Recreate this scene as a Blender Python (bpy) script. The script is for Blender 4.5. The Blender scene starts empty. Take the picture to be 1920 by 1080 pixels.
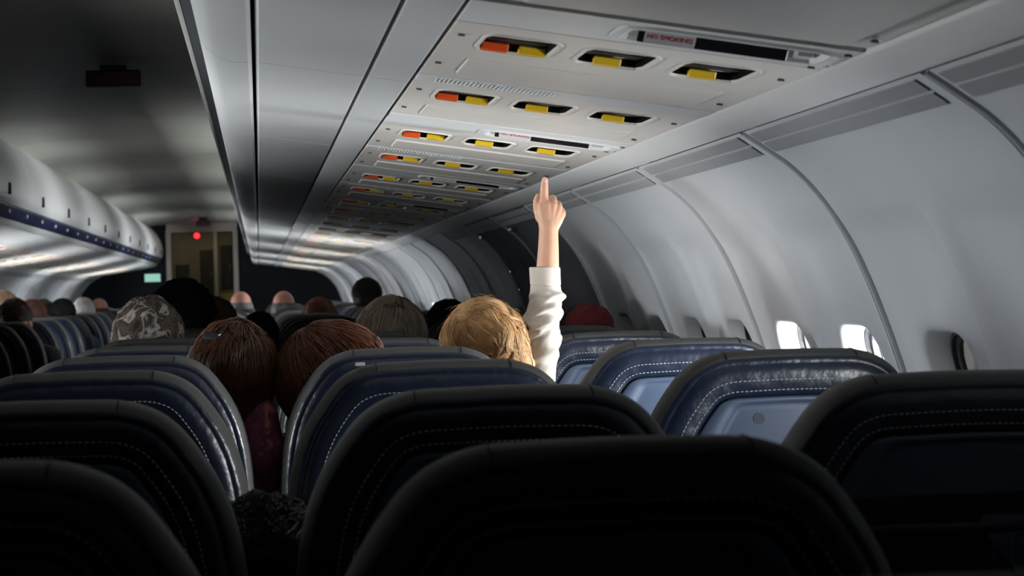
import bpy, bmesh, math, random
from mathutils import Vector, Matrix, noise

# ------------------------------------------------------------------ camera, world, light, exposure
sc = bpy.context.scene
C = sc.collection
CZ = 1.22                      # camera height above the cabin floor
FPX = 4190.0                   # focal length in pixels of the 1920 px wide frame
ROLL = 0.028

cam_d = bpy.data.cameras.new('camera')
cam = bpy.data.objects.new('camera', cam_d)
C.objects.link(cam)
cam_d.sensor_width = 36.0
cam_d.lens = FPX / 1920.0 * 36.0
cam_d.clip_start = 0.05
cam_d.clip_end = 200
fwd = Vector((473.3 / FPX, 1.0, -2.2 / FPX)).normalized()
rgt = Vector((math.cos(ROLL), 0, -math.sin(ROLL)))
rgt = (rgt - fwd * rgt.dot(fwd)).normalized()
upv = rgt.cross(fwd)
m3 = Matrix((rgt, upv, -fwd)).transposed()
cam.matrix_world = Matrix.Translation((0, 0, CZ)) @ m3.to_4x4()
cam_d.dof.use_dof = True
cam_d.dof.focus_distance = 4.25
cam_d.dof.aperture_fstop = 13.0
sc.camera = cam

world = bpy.data.worlds.new('sky')
sc.world = world
world.use_nodes = True
wbg = world.node_tree.nodes['Background']
wbg.inputs[0].default_value = (0.80, 0.90, 1.0, 1)
wbg.inputs[1].default_value = 0.25

sc.view_settings.view_transform = 'Standard'
sc.view_settings.look = 'None'
sc.view_settings.gamma = 1.0
sc.view_settings.use_curve_mapping = False
sc.view_settings.exposure = 0.52

WIN_POWER = 30.0                # daylight through one open window (W)
RIB0, RIBP = 2.47, 0.965       # wall panel joints along the cabin
END = 27.4                     # forward bulkhead
SYM = -1.20                    # left wall is the mirror of the right: x' = SYM - x
# windows whose shade is up (distance ahead of the camera)
def open_right(y): return 2.5 < y < 2.9 or 3.5 < y < 4.3 or 11.6 < y < 13.2 or 15.3 < y < 16.4 or 19.3 < y < 20.6 or 23.2 < y < 24.6
def open_left(y): return 3.0 < y < 5.5 or 11.6 < y < 13.4 or 15.6 < y < 17.0 or 20.0 < y < 21.4 or 24.0 < y < 25.4

# ------------------------------------------------------------------ helpers
def px(x, y, Y):
    v = fwd + rgt * ((x - 960) / FPX) - upv * ((y - 540) / FPX)
    v = v * (Y / v.y)
    return Vector((v.x, v.y, v.z + CZ))

def mesh_obj(name, verts, faces, mats, parent=None, smooth=True, midx=None):
    me = bpy.data.meshes.new(name)
    me.from_pydata([tuple(v) for v in verts], [], faces)
    for m in (mats if isinstance(mats, (list, tuple)) else [mats]):
        me.materials.append(m)
    if midx:
        me.polygons.foreach_set('material_index', midx)
    if smooth:
        me.polygons.foreach_set('use_smooth', [True] * len(me.polygons))
    me.update()
    return link(name, me, parent)

def link(name, me, parent=None):
    o = bpy.data.objects.new(name, me)
    C.objects.link(o)
    if parent: o.parent = parent
    return o

def bm_obj(name, bm, mats, parent=None, smooth=False):
    me = bpy.data.meshes.new(name)
    bmesh.ops.recalc_face_normals(bm, faces=bm.faces)
    bm.to_mesh(me); bm.free()
    for m in (mats if isinstance(mats, (list, tuple)) else [mats]):
        me.materials.append(m)
    if smooth:
        me.polygons.foreach_set('use_smooth', [True] * len(me.polygons))
    return link(name, me, parent)

def empty(name, loc=(0, 0, 0)):
    o = bpy.data.objects.new(name, None)
    o.empty_display_size = 0.1
    C.objects.link(o)
    o.location = loc
    return o

def tag(o, label, cat, group=None, kind=None):
    if label: o['label'] = label
    if cat: o['category'] = cat
    if group: o['group'] = group
    if kind: o['kind'] = kind
    return o

def structure(o):
    o['kind'] = 'structure'
    return o

def copy_tree(o, parent=None, skip=()):
    c = o.copy(); C.objects.link(c)
    c.parent = parent
    for ch in list(o.children):
        if ch.name.split('.')[0] in skip: continue
        copy_tree(ch, c, skip)
    return c

def box(bm, x0, x1, y0, y1, z0, z1, bevel=0.0, seg=2):
    r = bmesh.ops.create_cube(bm, size=1)
    vs = r['verts']
    for v in vs:
        v.co = Vector(((x0 + x1) / 2 + v.co.x * (x1 - x0), (y0 + y1) / 2 + v.co.y * (y1 - y0), (z0 + z1) / 2 + v.co.z * (z1 - z0)))
    if bevel:
        es = list({e for v in vs for e in v.link_edges})
        bmesh.ops.bevel(bm, geom=es, offset=bevel, segments=seg, affect='EDGES', profile=0.5)

def box_obj(name, b, mat, parent=None, bevel=0.0, seg=2):
    bm = bmesh.new(); box(bm, *b, bevel=bevel, seg=seg)
    return bm_obj(name, bm, mat, parent, smooth=False)

def strip_obj(name, prof, y0, y1, thick, mats, parent=None, ny=1, smooth=True):
    """extrude an (x, z) polyline along y, with thickness to the side away from the cabin"""
    P = [Vector((p[0], p[1])) for p in prof]
    n = len(P)
    off = []
    for i in range(n):
        a = P[max(i - 1, 0)]; b = P[min(i + 1, n - 1)]
        t = (b - a).normalized()
        off.append(P[i] + Vector((-t.y, t.x)) * thick)
    ring = P + off[::-1]
    vs, fs = [], []
    for j in range(ny + 1):
        y = y0 + (y1 - y0) * j / ny
        vs += [(p.x, y, p.y) for p in ring]
    k = len(ring)
    for j in range(ny):
        for i in range(k):
            i2 = (i + 1) % k
            fs.append((j * k + i, j * k + i2, (j + 1) * k + i2, (j + 1) * k + i))
    fs.append(tuple(range(k - 1, -1, -1)))
    fs.append(tuple(ny * k + i for i in range(k)))
    o = mesh_obj(name, vs, fs, mats, parent, smooth=False)
    bm = bmesh.new(); bm.from_mesh(o.data)
    bmesh.ops.recalc_face_normals(bm, faces=bm.faces)
    bm.to_mesh(o.data); bm.free()
    if smooth:
        o.data.polygons.foreach_set('use_smooth', [True] * len(o.data.polygons))
        o.data.set_sharp_from_angle(angle=math.radians(38))
    return o

def square_ring(m):
    """4*m points on the border of the [-1,1] square, counter clockwise from (-1,-1)"""
    out = []
    for k in range(m): out.append((-1 + 2 * k / m, -1.0))
    for k in range(m): out.append((1.0, -1 + 2 * k / m))
    for k in range(m): out.append((1 - 2 * k / m, 1.0))
    for k in range(m): out.append((-1.0, 1 - 2 * k / m))
    return out

def rrect(m, cx, cy, hx, hy, r):
    out = []
    for u, v in square_ring(m):
        x, y = u * hx, v * hy
        if abs(x) > hx - r and abs(y) > hy - r:
            c = Vector((math.copysign(hx - r, x), math.copysign(hy - r, y)))
            d = Vector((x, y)) - c
            d = d.normalized() * r
            x, y = c.x + d.x, c.y + d.y
        out.append((cx + x, cy + y))
    return out

# ------------------------------------------------------------------ materials
def mat(name, col, rough=0.5, metal=0.0, spec=0.5, bump=None, var=None, emit=None, sss=None, coat=0.0):
    m = bpy.data.materials.new(name); m.use_nodes = True
    nt = m.node_tree; b = nt.nodes['Principled BSDF']
    b.inputs['Base Color'].default_value = (*col, 1)
    b.inputs['Roughness'].default_value = rough
    b.inputs['Metallic'].default_value = metal
    b.inputs['Specular IOR Level'].default_value = spec
    if coat:
        b.inputs['Coat Weight'].default_value = coat
        b.inputs['Coat Roughness'].default_value = 0.2
    if emit:
        b.inputs['Emission Color'].default_value = (*emit[0], 1)
        b.inputs['Emission Strength'].default_value = emit[1]
    if sss:
        b.inputs['Subsurface Weight'].default_value = sss[0]
        b.inputs['Subsurface Radius'].default_value = sss[1]
        b.inputs['Subsurface Scale'].default_value = sss[2]
    tc = None
    if bump or var:
        tc = nt.nodes.new('ShaderNodeTexCoord')
    if var:      # (scale, amount): gentle mottling of the colour
        n = nt.nodes.new('ShaderNodeTexNoise'); n.inputs['Scale'].default_value = var[0]; n.inputs['Detail'].default_value = 6
        nt.links.new(tc.outputs['Object'], n.inputs['Vector'])
        r = nt.nodes.new('ShaderNodeValToRGB')
        r.color_ramp.elements[0].position = 0.3; r.color_ramp.elements[1].position = 0.7
        r.color_ramp.elements[0].color = (*[c * (1 - var[1]) for c in col], 1)
        r.color_ramp.elements[1].color = (*[min(1, c * (1 + var[1])) for c in col], 1)
        nt.links.new(n.outputs['Fac'], r.inputs['Fac'])
        nt.links.new(r.outputs['Color'], b.inputs['Base Color'])
    if bump:     # (scale, strength, distance)
        n = nt.nodes.new('ShaderNodeTexNoise'); n.inputs['Scale'].default_value = bump[0]; n.inputs['Detail'].default_value = 4
        nt.links.new(tc.outputs['Object'], n.inputs['Vector'])
        bp = nt.nodes.new('ShaderNodeBump'); bp.inputs['Strength'].default_value = bump[1]; bp.inputs['Distance'].default_value = bump[2]
        nt.links.new(n.outputs['Fac'], bp.inputs['Height'])
        nt.links.new(bp.outputs['Normal'], b.inputs['Normal'])
    return m

def pattern_mat(name, cols, scale, rough=0.85, voronoi=False):
    m = bpy.data.materials.new(name); m.use_nodes = True
    nt = m.node_tree; b = nt.nodes['Principled BSDF']
    b.inputs['Roughness'].default_value = rough
    tc = nt.nodes.new('ShaderNodeTexCoord')
    n = nt.nodes.new('ShaderNodeTexNoise'); n.inputs['Scale'].default_value = scale
    n.inputs['Detail'].default_value = 3; n.inputs['Distortion'].default_value = 0.9
    nt.links.new(tc.outputs['Object'], n.inputs['Vector'])
    r = nt.nodes.new('ShaderNodeValToRGB')
    els = r.color_ramp.elements
    lo, hi = 0.34, 0.64
    els[0].position = lo; els[0].color = (*cols[0], 1)
    els[1].position = hi; els[1].color = (*cols[-1], 1)
    for i, c in enumerate(cols[1:-1]):
        e = els.new(lo + (hi - lo) * (i + 1) / (len(cols) - 1)); e.color = (*c, 1)
    nt.links.new(n.outputs['Fac'], r.inputs['Fac'])
    nt.links.new(r.outputs['Color'], b.inputs['Base Color'])
    return m

def hair_mat(name, dark, light, rough=0.45):
    m = bpy.data.materials.new(name); m.use_nodes = True
    nt = m.node_tree; b = nt.nodes['Principled BSDF']
    b.inputs['Roughness'].default_value = rough
    b.inputs['Specular IOR Level'].default_value = 0.35
    g = nt.nodes.new('ShaderNodeNewGeometry')
    r = nt.nodes.new('ShaderNodeValToRGB')
    r.color_ramp.elements[0].color = (*dark, 1); r.color_ramp.elements[1].color = (*light, 1)
    tc = nt.nodes.new('ShaderNodeTexCoord'); n = nt.nodes.new('ShaderNodeTexNoise')
    n.inputs['Scale'].default_value = 34; n.inputs['Detail'].default_value = 3
    nt.links.new(tc.outputs['Object'], n.inputs['Vector'])
    a = nt.nodes.new('ShaderNodeMath'); a.operation = 'MULTIPLY_ADD'; a.inputs[1].default_value = 1.1; a.inputs[2].default_value = -0.30
    nt.links.new(n.outputs['Fac'], a.inputs[0])
    b2 = nt.nodes.new('ShaderNodeMath'); b2.operation = 'MULTIPLY_ADD'; b2.inputs[1].default_value = 0.5
    nt.links.new(g.outputs['Random Per Island'], b2.inputs[0]); nt.links.new(a.outputs[0], b2.inputs[2]); b2.use_clamp = True
    nt.links.new(b2.outputs[0], r.inputs['Fac'])
    nt.links.new(r.outputs['Color'], b.inputs['Base Color'])
    return m

M = {}
M['wall'] = mat('sidewall_plastic', (0.60, 0.62, 0.64), 0.50, bump=(900, 0.08, 0.0005), var=(3, 0.03))
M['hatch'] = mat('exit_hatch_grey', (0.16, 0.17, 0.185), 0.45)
M['wall_gap'] = mat('panel_joint', (0.09, 0.10, 0.11), 0.6)
M['trim'] = mat('trim_grey', (0.42, 0.44, 0.46), 0.45)
M['grille'] = mat('grille_grey', (0.42, 0.43, 0.44), 0.5)
M['grille_back'] = mat('grille_shadow', (0.10, 0.10, 0.10), 0.7)
M['psu'] = mat('service_unit_plastic', (0.68, 0.64, 0.59), 0.42, bump=(700, 0.10, 0.0005), var=(5, 0.03))
M['psu2'] = mat('filler_plastic', (0.70, 0.70, 0.69), 0.42)
M['bin'] = mat('bin_plastic', (0.62, 0.63, 0.63), 0.34, var=(2, 0.03))
M['bin_door'] = mat('bin_door_plastic', (0.74, 0.74, 0.74), 0.38)
M['rail'] = mat('rail_grey', (0.30, 0.30, 0.29), 0.4)
M['band'] = mat('rail_dark', (0.022, 0.024, 0.028), 0.7, spec=0.2)
M['blue'] = mat('rail_blue', (0.012, 0.018, 0.07), 0.4)
M['gap'] = mat('dark_gap', (0.012, 0.012, 0.013), 0.7)
M['ceil'] = mat('ceiling_plastic', (0.40, 0.40, 0.35), 0.45, var=(1.5, 0.06))
M['ceil_gap'] = mat('ceiling_joint', (0.05, 0.05, 0.045), 0.7)
M['navy'] = mat('bulkhead_navy', (0.004, 0.006, 0.013), 0.8)
M['frame'] = mat('bulkhead_frame', (0.55, 0.52, 0.47), 0.5)
M['floor'] = mat('carpet', (0.02, 0.025, 0.04), 0.95, bump=(300, 0.4, 0.003))
M['shell'] = mat('rear_shell', (0.06, 0.06, 0.06), 0.8)
M['dado'] = mat('dado_grey', (0.20, 0.21, 0.23), 0.8)
M['pocket'] = mat('pocket_black', (0.004, 0.004, 0.005), 0.9, spec=0.05)
M['lens'] = mat('reading_lens', (0.012, 0.012, 0.014), 0.12, spec=0.5)
M['pocket_bar'] = mat('pocket_bar', (0.022, 0.022, 0.026), 0.45, spec=0.3)
M['chrome'] = mat('chrome', (0.6, 0.6, 0.6), 0.15, metal=1.0)
M['orange'] = mat('call_button_orange', (0.85, 0.10, 0.015), 0.35)
M['yellow'] = mat('light_switch_yellow', (0.78, 0.50, 0.02), 0.35)
M['screw'] = mat('screw_dark', (0.06, 0.06, 0.06), 0.5)
M['label'] = mat('placard_white', (0.55, 0.52, 0.52), 0.5)
M['print_red'] = mat('print_red', (0.45, 0.02, 0.05), 0.5)
M['sign_glass'] = mat('sign_glass', (0.012, 0.010, 0.012), 0.2)
M['shade'] = mat('window_shade', (0.42, 0.40, 0.37), 0.6)
M['gasket'] = mat('window_gasket', (0.02, 0.02, 0.022), 0.5)
M['leather'] = mat('seat_leather_navy', (0.005, 0.0088, 0.021), 0.33, bump=(38, 0.40, 0.006), spec=0.6)
M['gusset'] = mat('seat_gusset_grey', (0.050, 0.049, 0.046), 0.65, bump=(400, 0.15, 0.001))
M['seat_front'] = mat('seat_front_leather', (0.008, 0.013, 0.028), 0.45)
M['panel'] = mat('seat_panel_blue', (0.038, 0.054, 0.090), 0.38, var=(14, 0.05), bump=(60, 0.05, 0.002))
M['thread'] = mat('thread_white', (0.34, 0.36, 0.40), 0.7)
M['seam'] = mat('seam_black', (0.008, 0.008, 0.008), 0.8)
M['stain'] = mat('smudge_dark', (0.016, 0.022, 0.036), 0.7)
M['arm'] = mat('armrest_grey', (0.03, 0.032, 0.036), 0.6)
M['metal'] = mat('seat_frame_metal', (0.25, 0.25, 0.26), 0.4, metal=0.9)
M['pouch'] = mat('pocket_cloth', (0.010, 0.012, 0.018), 0.8)
M['brown'] = mat('bumper_brown', (0.045, 0.030, 0.015), 0.7)
M['paper'] = mat('card_paper', (0.16, 0.19, 0.24), 0.5)
M['ink'] = mat('card_ink', (0.02, 0.03, 0.06), 0.6)
SK = (1.0, (0.9, 0.35, 0.2), 0.004)
M['skin'] = mat('skin', (0.62, 0.35, 0.235), 0.5, sss=(0.6, (1.0, 0.35, 0.2), 0.006), var=(40, 0.05))
M['skin_pink'] = mat('skin_pink', (0.55, 0.24, 0.18), 0.45)
M['nail'] = mat('nail', (0.80, 0.45, 0.38), 0.3)
M['cream'] = mat('sweatshirt_cream', (0.55, 0.49, 0.43), 0.9, bump=(600, 0.25, 0.001))
M['lamp_red'] = mat('lamp_red', (0.5, 0.02, 0.02), 0.4, emit=((1.0, 0.02, 0.03), 2.2))
M['sign_green'] = mat('sign_green_lit', (0.3, 0.5, 0.45), 0.4, emit=((0.30, 0.62, 0.50), 0.55))
M['sign_box'] = mat('sign_box', (0.02, 0.02, 0.02), 0.5)
M['sign_red'] = mat('sign_red_unlit', (0.07, 0.012, 0.010), 0.5)
M['sign_txt'] = mat('sign_text_dark', (0.10, 0.03, 0.025), 0.5)
M['galley'] = mat('galley_beige', (0.22, 0.19, 0.13), 0.6)
M['galley_d'] = mat('galley_recess', (0.03, 0.028, 0.02), 0.6)
M['galley_y'] = mat('galley_yellow', (0.42, 0.33, 0.12), 0.6)
gl = bpy.data.materials.new('window_glass'); gl.use_nodes = True
_nt = gl.node_tree; _nt.nodes.remove(_nt.nodes['Principled BSDF'])
_t = _nt.nodes.new('ShaderNodeBsdfTransparent'); _t.inputs[0].default_value = (0.95, 0.97, 0.97, 1)
_g = _nt.nodes.new('ShaderNodeBsdfGlossy'); _g.inputs['Roughness'].default_value = 0.02
_f = _nt.nodes.new('ShaderNodeFresnel'); _f.inputs[0].default_value = 1.12
_x = _nt.nodes.new('ShaderNodeMixShader')
_nt.links.new(_f.outputs[0], _x.inputs[0]); _nt.links.new(_t.outputs[0], _x.inputs[1]); _nt.links.new(_g.outputs[0], _x.inputs[2])
_nt.links.new(_x.outputs[0], _nt.nodes['Material Output'].inputs[0])
M['glass'] = gl

ORD = ['nearest', 'second', 'third', 'fourth', 'fifth', 'sixth', 'seventh', 'eighth', 'ninth', 'tenth', 'eleventh', 'twelfth', 'thirteenth', 'fourteenth', 'fifteenth', 'sixteenth', 'seventeenth', 'eighteenth', 'nineteenth', 'twentieth']
ORD += ['twenty-' + k for k in ('first', 'second', 'third', 'fourth', 'fifth', 'sixth', 'seventh', 'eighth', 'ninth')] + ['thirtieth']
ORD += ['thirty-' + k for k in ('first', 'second', 'third', 'fourth', 'fifth', 'sixth', 'seventh', 'eighth', 'ninth')]

# ------------------------------------------------------------------ the shell of the cabin
Y0, Y1 = -1.6, END
structure(box_obj('floor', (-2.4, 1.2, Y0, 31.0, -0.06, 0.0), M['floor']))
structure(box_obj('wall_back', (-2.4, 1.2, Y0 - 0.05, Y0, 0.0, 2.2), M['shell']))

# side wall profile (x, z relative to the camera) from its top edge to the floor
PROF = [(0.755, 0.231), (0.80, 0.2005), (0.833, 0.176), (0.868, 0.140), (0.8975, 0.100), (0.926, 0.05), (0.949, 0.0), (0.972, -0.06),
        (0.995, -0.1275), (1.015, -0.20), (1.030, -0.30), (1.040, -0.45), (1.040, -0.65), (1.02, -0.88), (0.99, -1.08), (0.96, -1.219)]
def catmull(P, n):
    out = []
    for i in range(len(P) - 1):
        p0 = Vector(P[max(i - 1, 0)]); p1 = Vector(P[i]); p2 = Vector(P[i + 1]); p3 = Vector(P[min(i + 2, len(P) - 1)])
        for k in range(n):
            t = k / n
            out.append(0.5 * ((2 * p1) + (p2 - p0) * t + (2 * p0 - 5 * p1 + 4 * p2 - p3) * t * t + (3 * p1 - p0 - 3 * p2 + p3) * t ** 3))
    out.append(Vector(P[-1]))
    return out
FINE = catmull(PROF, 12)
ARC = [0.0]
for a, b in zip(FINE, FINE[1:]): ARC.append(ARC[-1] + (b - a).length)
def wall_pt(s, out=0.0):
    """point of the right wall section at arc length s, moved outward by out"""
    s = max(0.0, min(ARC[-1] - 1e-6, s))
    lo, hi = 0, len(ARC) - 1
    while hi - lo > 1:
        mid = (lo + hi) // 2
        if ARC[mid] <= s: lo = mid
        else: hi = mid
    t = (s - ARC[lo]) / (ARC[hi] - ARC[lo])
    p = FINE[lo].lerp(FINE[hi], t)
    a = FINE[max(lo - 2, 0)]; b = FINE[min(hi + 2, len(FINE) - 1)]
    tg = (b - a).normalized()
    n = Vector((-tg.y, tg.x))            # tangent runs outward and down, so this points out and up
    p = p + n * out
    return p
def s_at_z(z):
    for i in range(len(FINE) - 1):
        if FINE[i].y >= z > FINE[i + 1].y:
            t = (FINE[i].y - z) / (FINE[i].y - FINE[i + 1].y)
            return ARC[i] + t * (ARC[i + 1] - ARC[i])
    return ARC[-1]
def sstep(a, b, x):
    t = max(0.0, min(1.0, (x - a) / (b - a)))
    return t * t * (3 - 2 * t)
S_WIN = s_at_z(-0.255)
S_BAY0, S_BAY1 = s_at_z(0.115), s_at_z(0.055)
WHY, WHS = 0.122, 0.172        # half size of the window funnel at the wall face

def wall_relief(y, s):
    """outward relief of a panel: two shallow window bays with a soft ridge between; y is measured from the panel's middle"""
    b = abs(abs(y) - RIBP / 4)           # distance from the bay's middle
    bay = 1.0 - sstep(0.185, 0.232, b)
    d = 0.009 * bay * sstep(S_BAY0, S_BAY1, s)
    d += 0.006 * math.exp(-((abs(y)) / 0.02) ** 2) * 0
    return d

def build_panel_mesh():
    hy = RIBP / 2 - 0.011
    c = RIBP / 4
    mw = 10
    cy, cs = 0.185, 0.205
    ys = [-hy, -hy + 0.006, -hy + 0.016, -hy + 0.028, -hy + 0.04] + [hy - 0.006, hy - 0.016, hy - 0.028, hy - 0.04] + [-c - cy + 2 * cy * k / mw for k in range(mw + 1)] + [-0.045, -0.035, -0.02, -0.010, 0.0, 0.010, 0.02, 0.035, 0.045] + \
         [c - cy + 2 * cy * k / mw for k in range(mw + 1)] + [hy - 0.012, hy]
    ys = sorted(set(round(v, 6) for v in ys))
    top = S_WIN - cs
    ss = [top * k / 26 for k in range(26)] + [S_WIN - cs + 2 * cs * k / mw for k in range(mw + 1)]
    bot = S_WIN + cs
    ss += [bot + (ARC[-1] - bot) * k / 10 for k in range(1, 11)]
    vs, fs = [], []
    def add(y, s, extra=0.0):
        edge = 0.0
        p = wall_pt(s, wall_relief(y, s) + extra)
        vs.append((p.x, y, p.y + CZ)); return len(vs) - 1
    idx = [[add(y, s) for s in ss] for y in ys]
    holes = []
    for cc in (-c, c):
        j0 = min(range(len(ys)), key=lambda k: abs(ys[k] - (cc - cy)))
        i0 = 26
        holes.append((cc, j0, i0))
    for j in range(len(ys) - 1):
        for i in range(len(ss) - 1):
            if any(j0 <= j < j0 + mw and i0 <= i < i0 + mw for _, j0, i0 in holes): continue
            fs.append((idx[j][i], idx[j + 1][i], idx[j + 1][i + 1], idx[j][i + 1]))
    for cc, j0, i0 in holes:
        ring = [idx[j0 + k][i0] for k in range(mw)] + [idx[j0 + mw][i0 + k] for k in range(mw)] + \
               [idx[j0 + mw - k][i0 + mw] for k in range(mw)] + [idx[j0][i0 + mw - k] for k in range(mw)]
        prev = ring
        # cell border -> funnel mouth -> funnel throat
        for hyy, hss, r, ex in ((WHY + 0.028, WHS + 0.020, 0.085, 0.0), (WHY + 0.008, WHS + 0.007, 0.075, 0.001), (WHY, WHS, 0.070, 0.006),
                                (WHY - 0.012, WHS - 0.012, 0.065, 0.040), (WHY - 0.016, WHS - 0.016, 0.060, 0.048)):
            pts = rrect(mw, cc, S_WIN, hyy, hss, r)
            cur = [add(y, s, ex) for y, s in pts]
            for k in range(len(cur)):
                k2 = (k + 1) % len(cur)
                fs.append((prev[k], prev[k2], cur[k2], cur[k]))
            prev = cur
    # folded edges towards the joint
    for jj, sg in ((0, -1), (len(ys) - 1, 1)):
        e = []
        for i, s in enumerate(ss):
            p = wall_pt(s, 0.018)
            vs.append((p.x, ys[jj] + sg * 0.002, p.y + CZ)); e.append(len(vs) - 1)
        for i in range(len(ss) - 1):
            fs.append((idx[jj][i], idx[jj][i + 1], e[i + 1], e[i]))
    me = bpy.data.meshes.new('wall_panel')
    me.from_pydata(vs, [], fs)
    me.materials.append(M['wall'])
    bm = bmesh.new(); bm.from_mesh(me)
    bmesh.ops.recalc_face_normals(bm, faces=bm.faces); bm.to_mesh(me); bm.free()
    me.polygons.foreach_set('use_smooth', [True] * len(me.polygons))
    me.set_sharp_from_angle(angle=math.radians(50))
    return me
panel_me = build_panel_mesh()

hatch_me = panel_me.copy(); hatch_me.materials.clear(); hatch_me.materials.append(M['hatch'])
# outer strip behind the joints and the parts of the wall above the panels
def joint_mesh():
    vs, fs = [], []
    n = 60
    for w in (-0.020, 0.020):
        for k in range(n + 1):
            p = wall_pt(ARC[-1] * k / n, 0.014)
            vs.append((p.x, w, p.y + CZ))
    for k in range(n): fs.append((k, k + 1, n + 2 + k, n + 1 + k))
    me = bpy.data.meshes.new('panel_joint'); me.from_pydata(vs, [], fs); me.materials.append(M['wall_gap'])
    return me
joint_me = joint_mesh()
def bead_mesh():
    """thin light trim bead that runs down the forward side of a joint"""
    vs, fs = [], []
    n = 60
    sec = [(-0.008, 0.004), (-0.006, -0.004), (0.0, -0.006), (0.006, -0.004), (0.008, 0.004)]
    for k in range(n + 1):
        for dy, o in sec:
            p = wall_pt(ARC[-1] * k / n, o); vs.append((p.x, dy, p.y + CZ))
    q = len(sec)
    for k in range(n):
        for i in range(q - 1): fs.append((k * q + i, k * q + i + 1, (k + 1) * q + i + 1, (k + 1) * q + i))
    me = bpy.data.meshes.new('joint_bead'); me.from_pydata(vs, [], fs); me.materials.append(M['trim'])
    me.polygons.foreach_set('use_smooth', [True] * len(me.polygons))
    return me
bead_me = bead_mesh()

# louvred air strips along the top of each panel
def grille_meshes():
    bands = ((s_at_z(0.2275), s_at_z(0.2155)), (s_at_z(0.2125), s_at_z(0.200)))
    a, b = -RIBP / 2 + 0.045, RIBP / 2 - 0.045
    out = []
    for s0, s1 in bands:
        bm = bmesh.new()
        def q(y, s, o):
            p = wall_pt(s, o); return bm.verts.new((p.x, y, p.y + CZ))
        bm.faces.new((q(a, s0, -0.0012), q(b, s0, -0.0012), q(b, s1, -0.0012), q(a, s1, -0.0012)))
        me = bpy.data.meshes.new('air_grille'); bm.to_mesh(me); bm.free(); me.materials.append(M['grille_back'])
        n = 110
        vs, fs = [], []
        for k in range(n):
            y = a + (b - a) * (k + 0.5) / n; w = (b - a) / n * 0.33
            base = len(vs)
            for (yy, ss_, o) in ((y - w, s0, -0.001), (y + w, s0, -0.001), (y + w, s1, -0.001), (y - w, s1, -0.001),
                                 (y - w, s0, -0.0032), (y + w, s0, -0.0032), (y + w, s1, -0.0032), (y - w, s1, -0.0032)):
                p = wall_pt(ss_, o); vs.append((p.x, yy, p.y + CZ))
            for f in ((4, 5, 6, 7), (0, 4, 7, 3), (1, 2, 6, 5), (0, 1, 5, 4), (3, 7, 6, 2)): fs.append(tuple(base + i for i in f))
        ms = bpy.data.meshes.new('grille_slats'); ms.from_pydata(vs, [], fs); ms.materials.append(M['grille'])
        out.append((me, ms))
    return out
grille_me = grille_meshes()

wall_r = empty('wall_right'); structure(wall_r)
wall_l = empty('wall_left'); structure(wall_l); wall_l.location = (SYM, 0, 0); wall_l.scale = (-1, 1, 1)
k0 = -4
ribs = []
k = k0
while RIB0 + k * RIBP < END + 0.2:
    ribs.append(RIB0 + k * RIBP); k += 1
for side, w in (('r', wall_r), ('l', wall_l)):
    for y in ribs:
        o = link('panel_joint', joint_me, w); o.location = (0, y, 0)
        o = link('joint_bead', bead_me, w); o.location = (0, y - 0.016, 0)
        if y + RIBP > END + 0.9: continue
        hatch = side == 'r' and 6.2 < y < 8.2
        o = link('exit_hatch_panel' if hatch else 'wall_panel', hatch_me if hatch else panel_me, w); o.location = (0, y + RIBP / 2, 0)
        if hatch:
            for z_, ln in ((0.19, 0.05), (0.06, 0.03), (-0.01, 0.025)):
                c_ = wall_pt(s_at_z(z_), -0.008)
                box_obj('hatch_latch', (c_.x - 0.008, c_.x + 0.008, 0.30, 0.30 + ln, CZ + c_.y - 0.006, CZ + c_.y + 0.006), M['chrome'], o, 0.003)
        if y < 9 or (side == 'l' and y > 8):
            for me, ms in grille_me:
                g = link('air_grille', me, o)
                s_ = link('grille_slats', ms, g); s_['kind'] = 'stuff'
    # closing strip above and behind the panels
    vs = [(0.97, Y0, CZ + 0.06), (0.97, 31, CZ + 0.06), (0.97, 31, CZ + 0.99), (0.97, Y0, CZ + 0.99)]
    mesh_obj('upper_skin', vs, [(0, 1, 2, 3)], M['shell'], w, smooth=False)
    vs = [(1.0, END - 0.2, 0.0), (1.0, 31, 0.0), (1.12, 31, CZ + 0.1), (1.12, END + 0.3, CZ + 0.1)]
    mesh_obj('forward_skin', vs, [(0, 1, 2, 3)], M['shell'], w, smooth=False)

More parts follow.
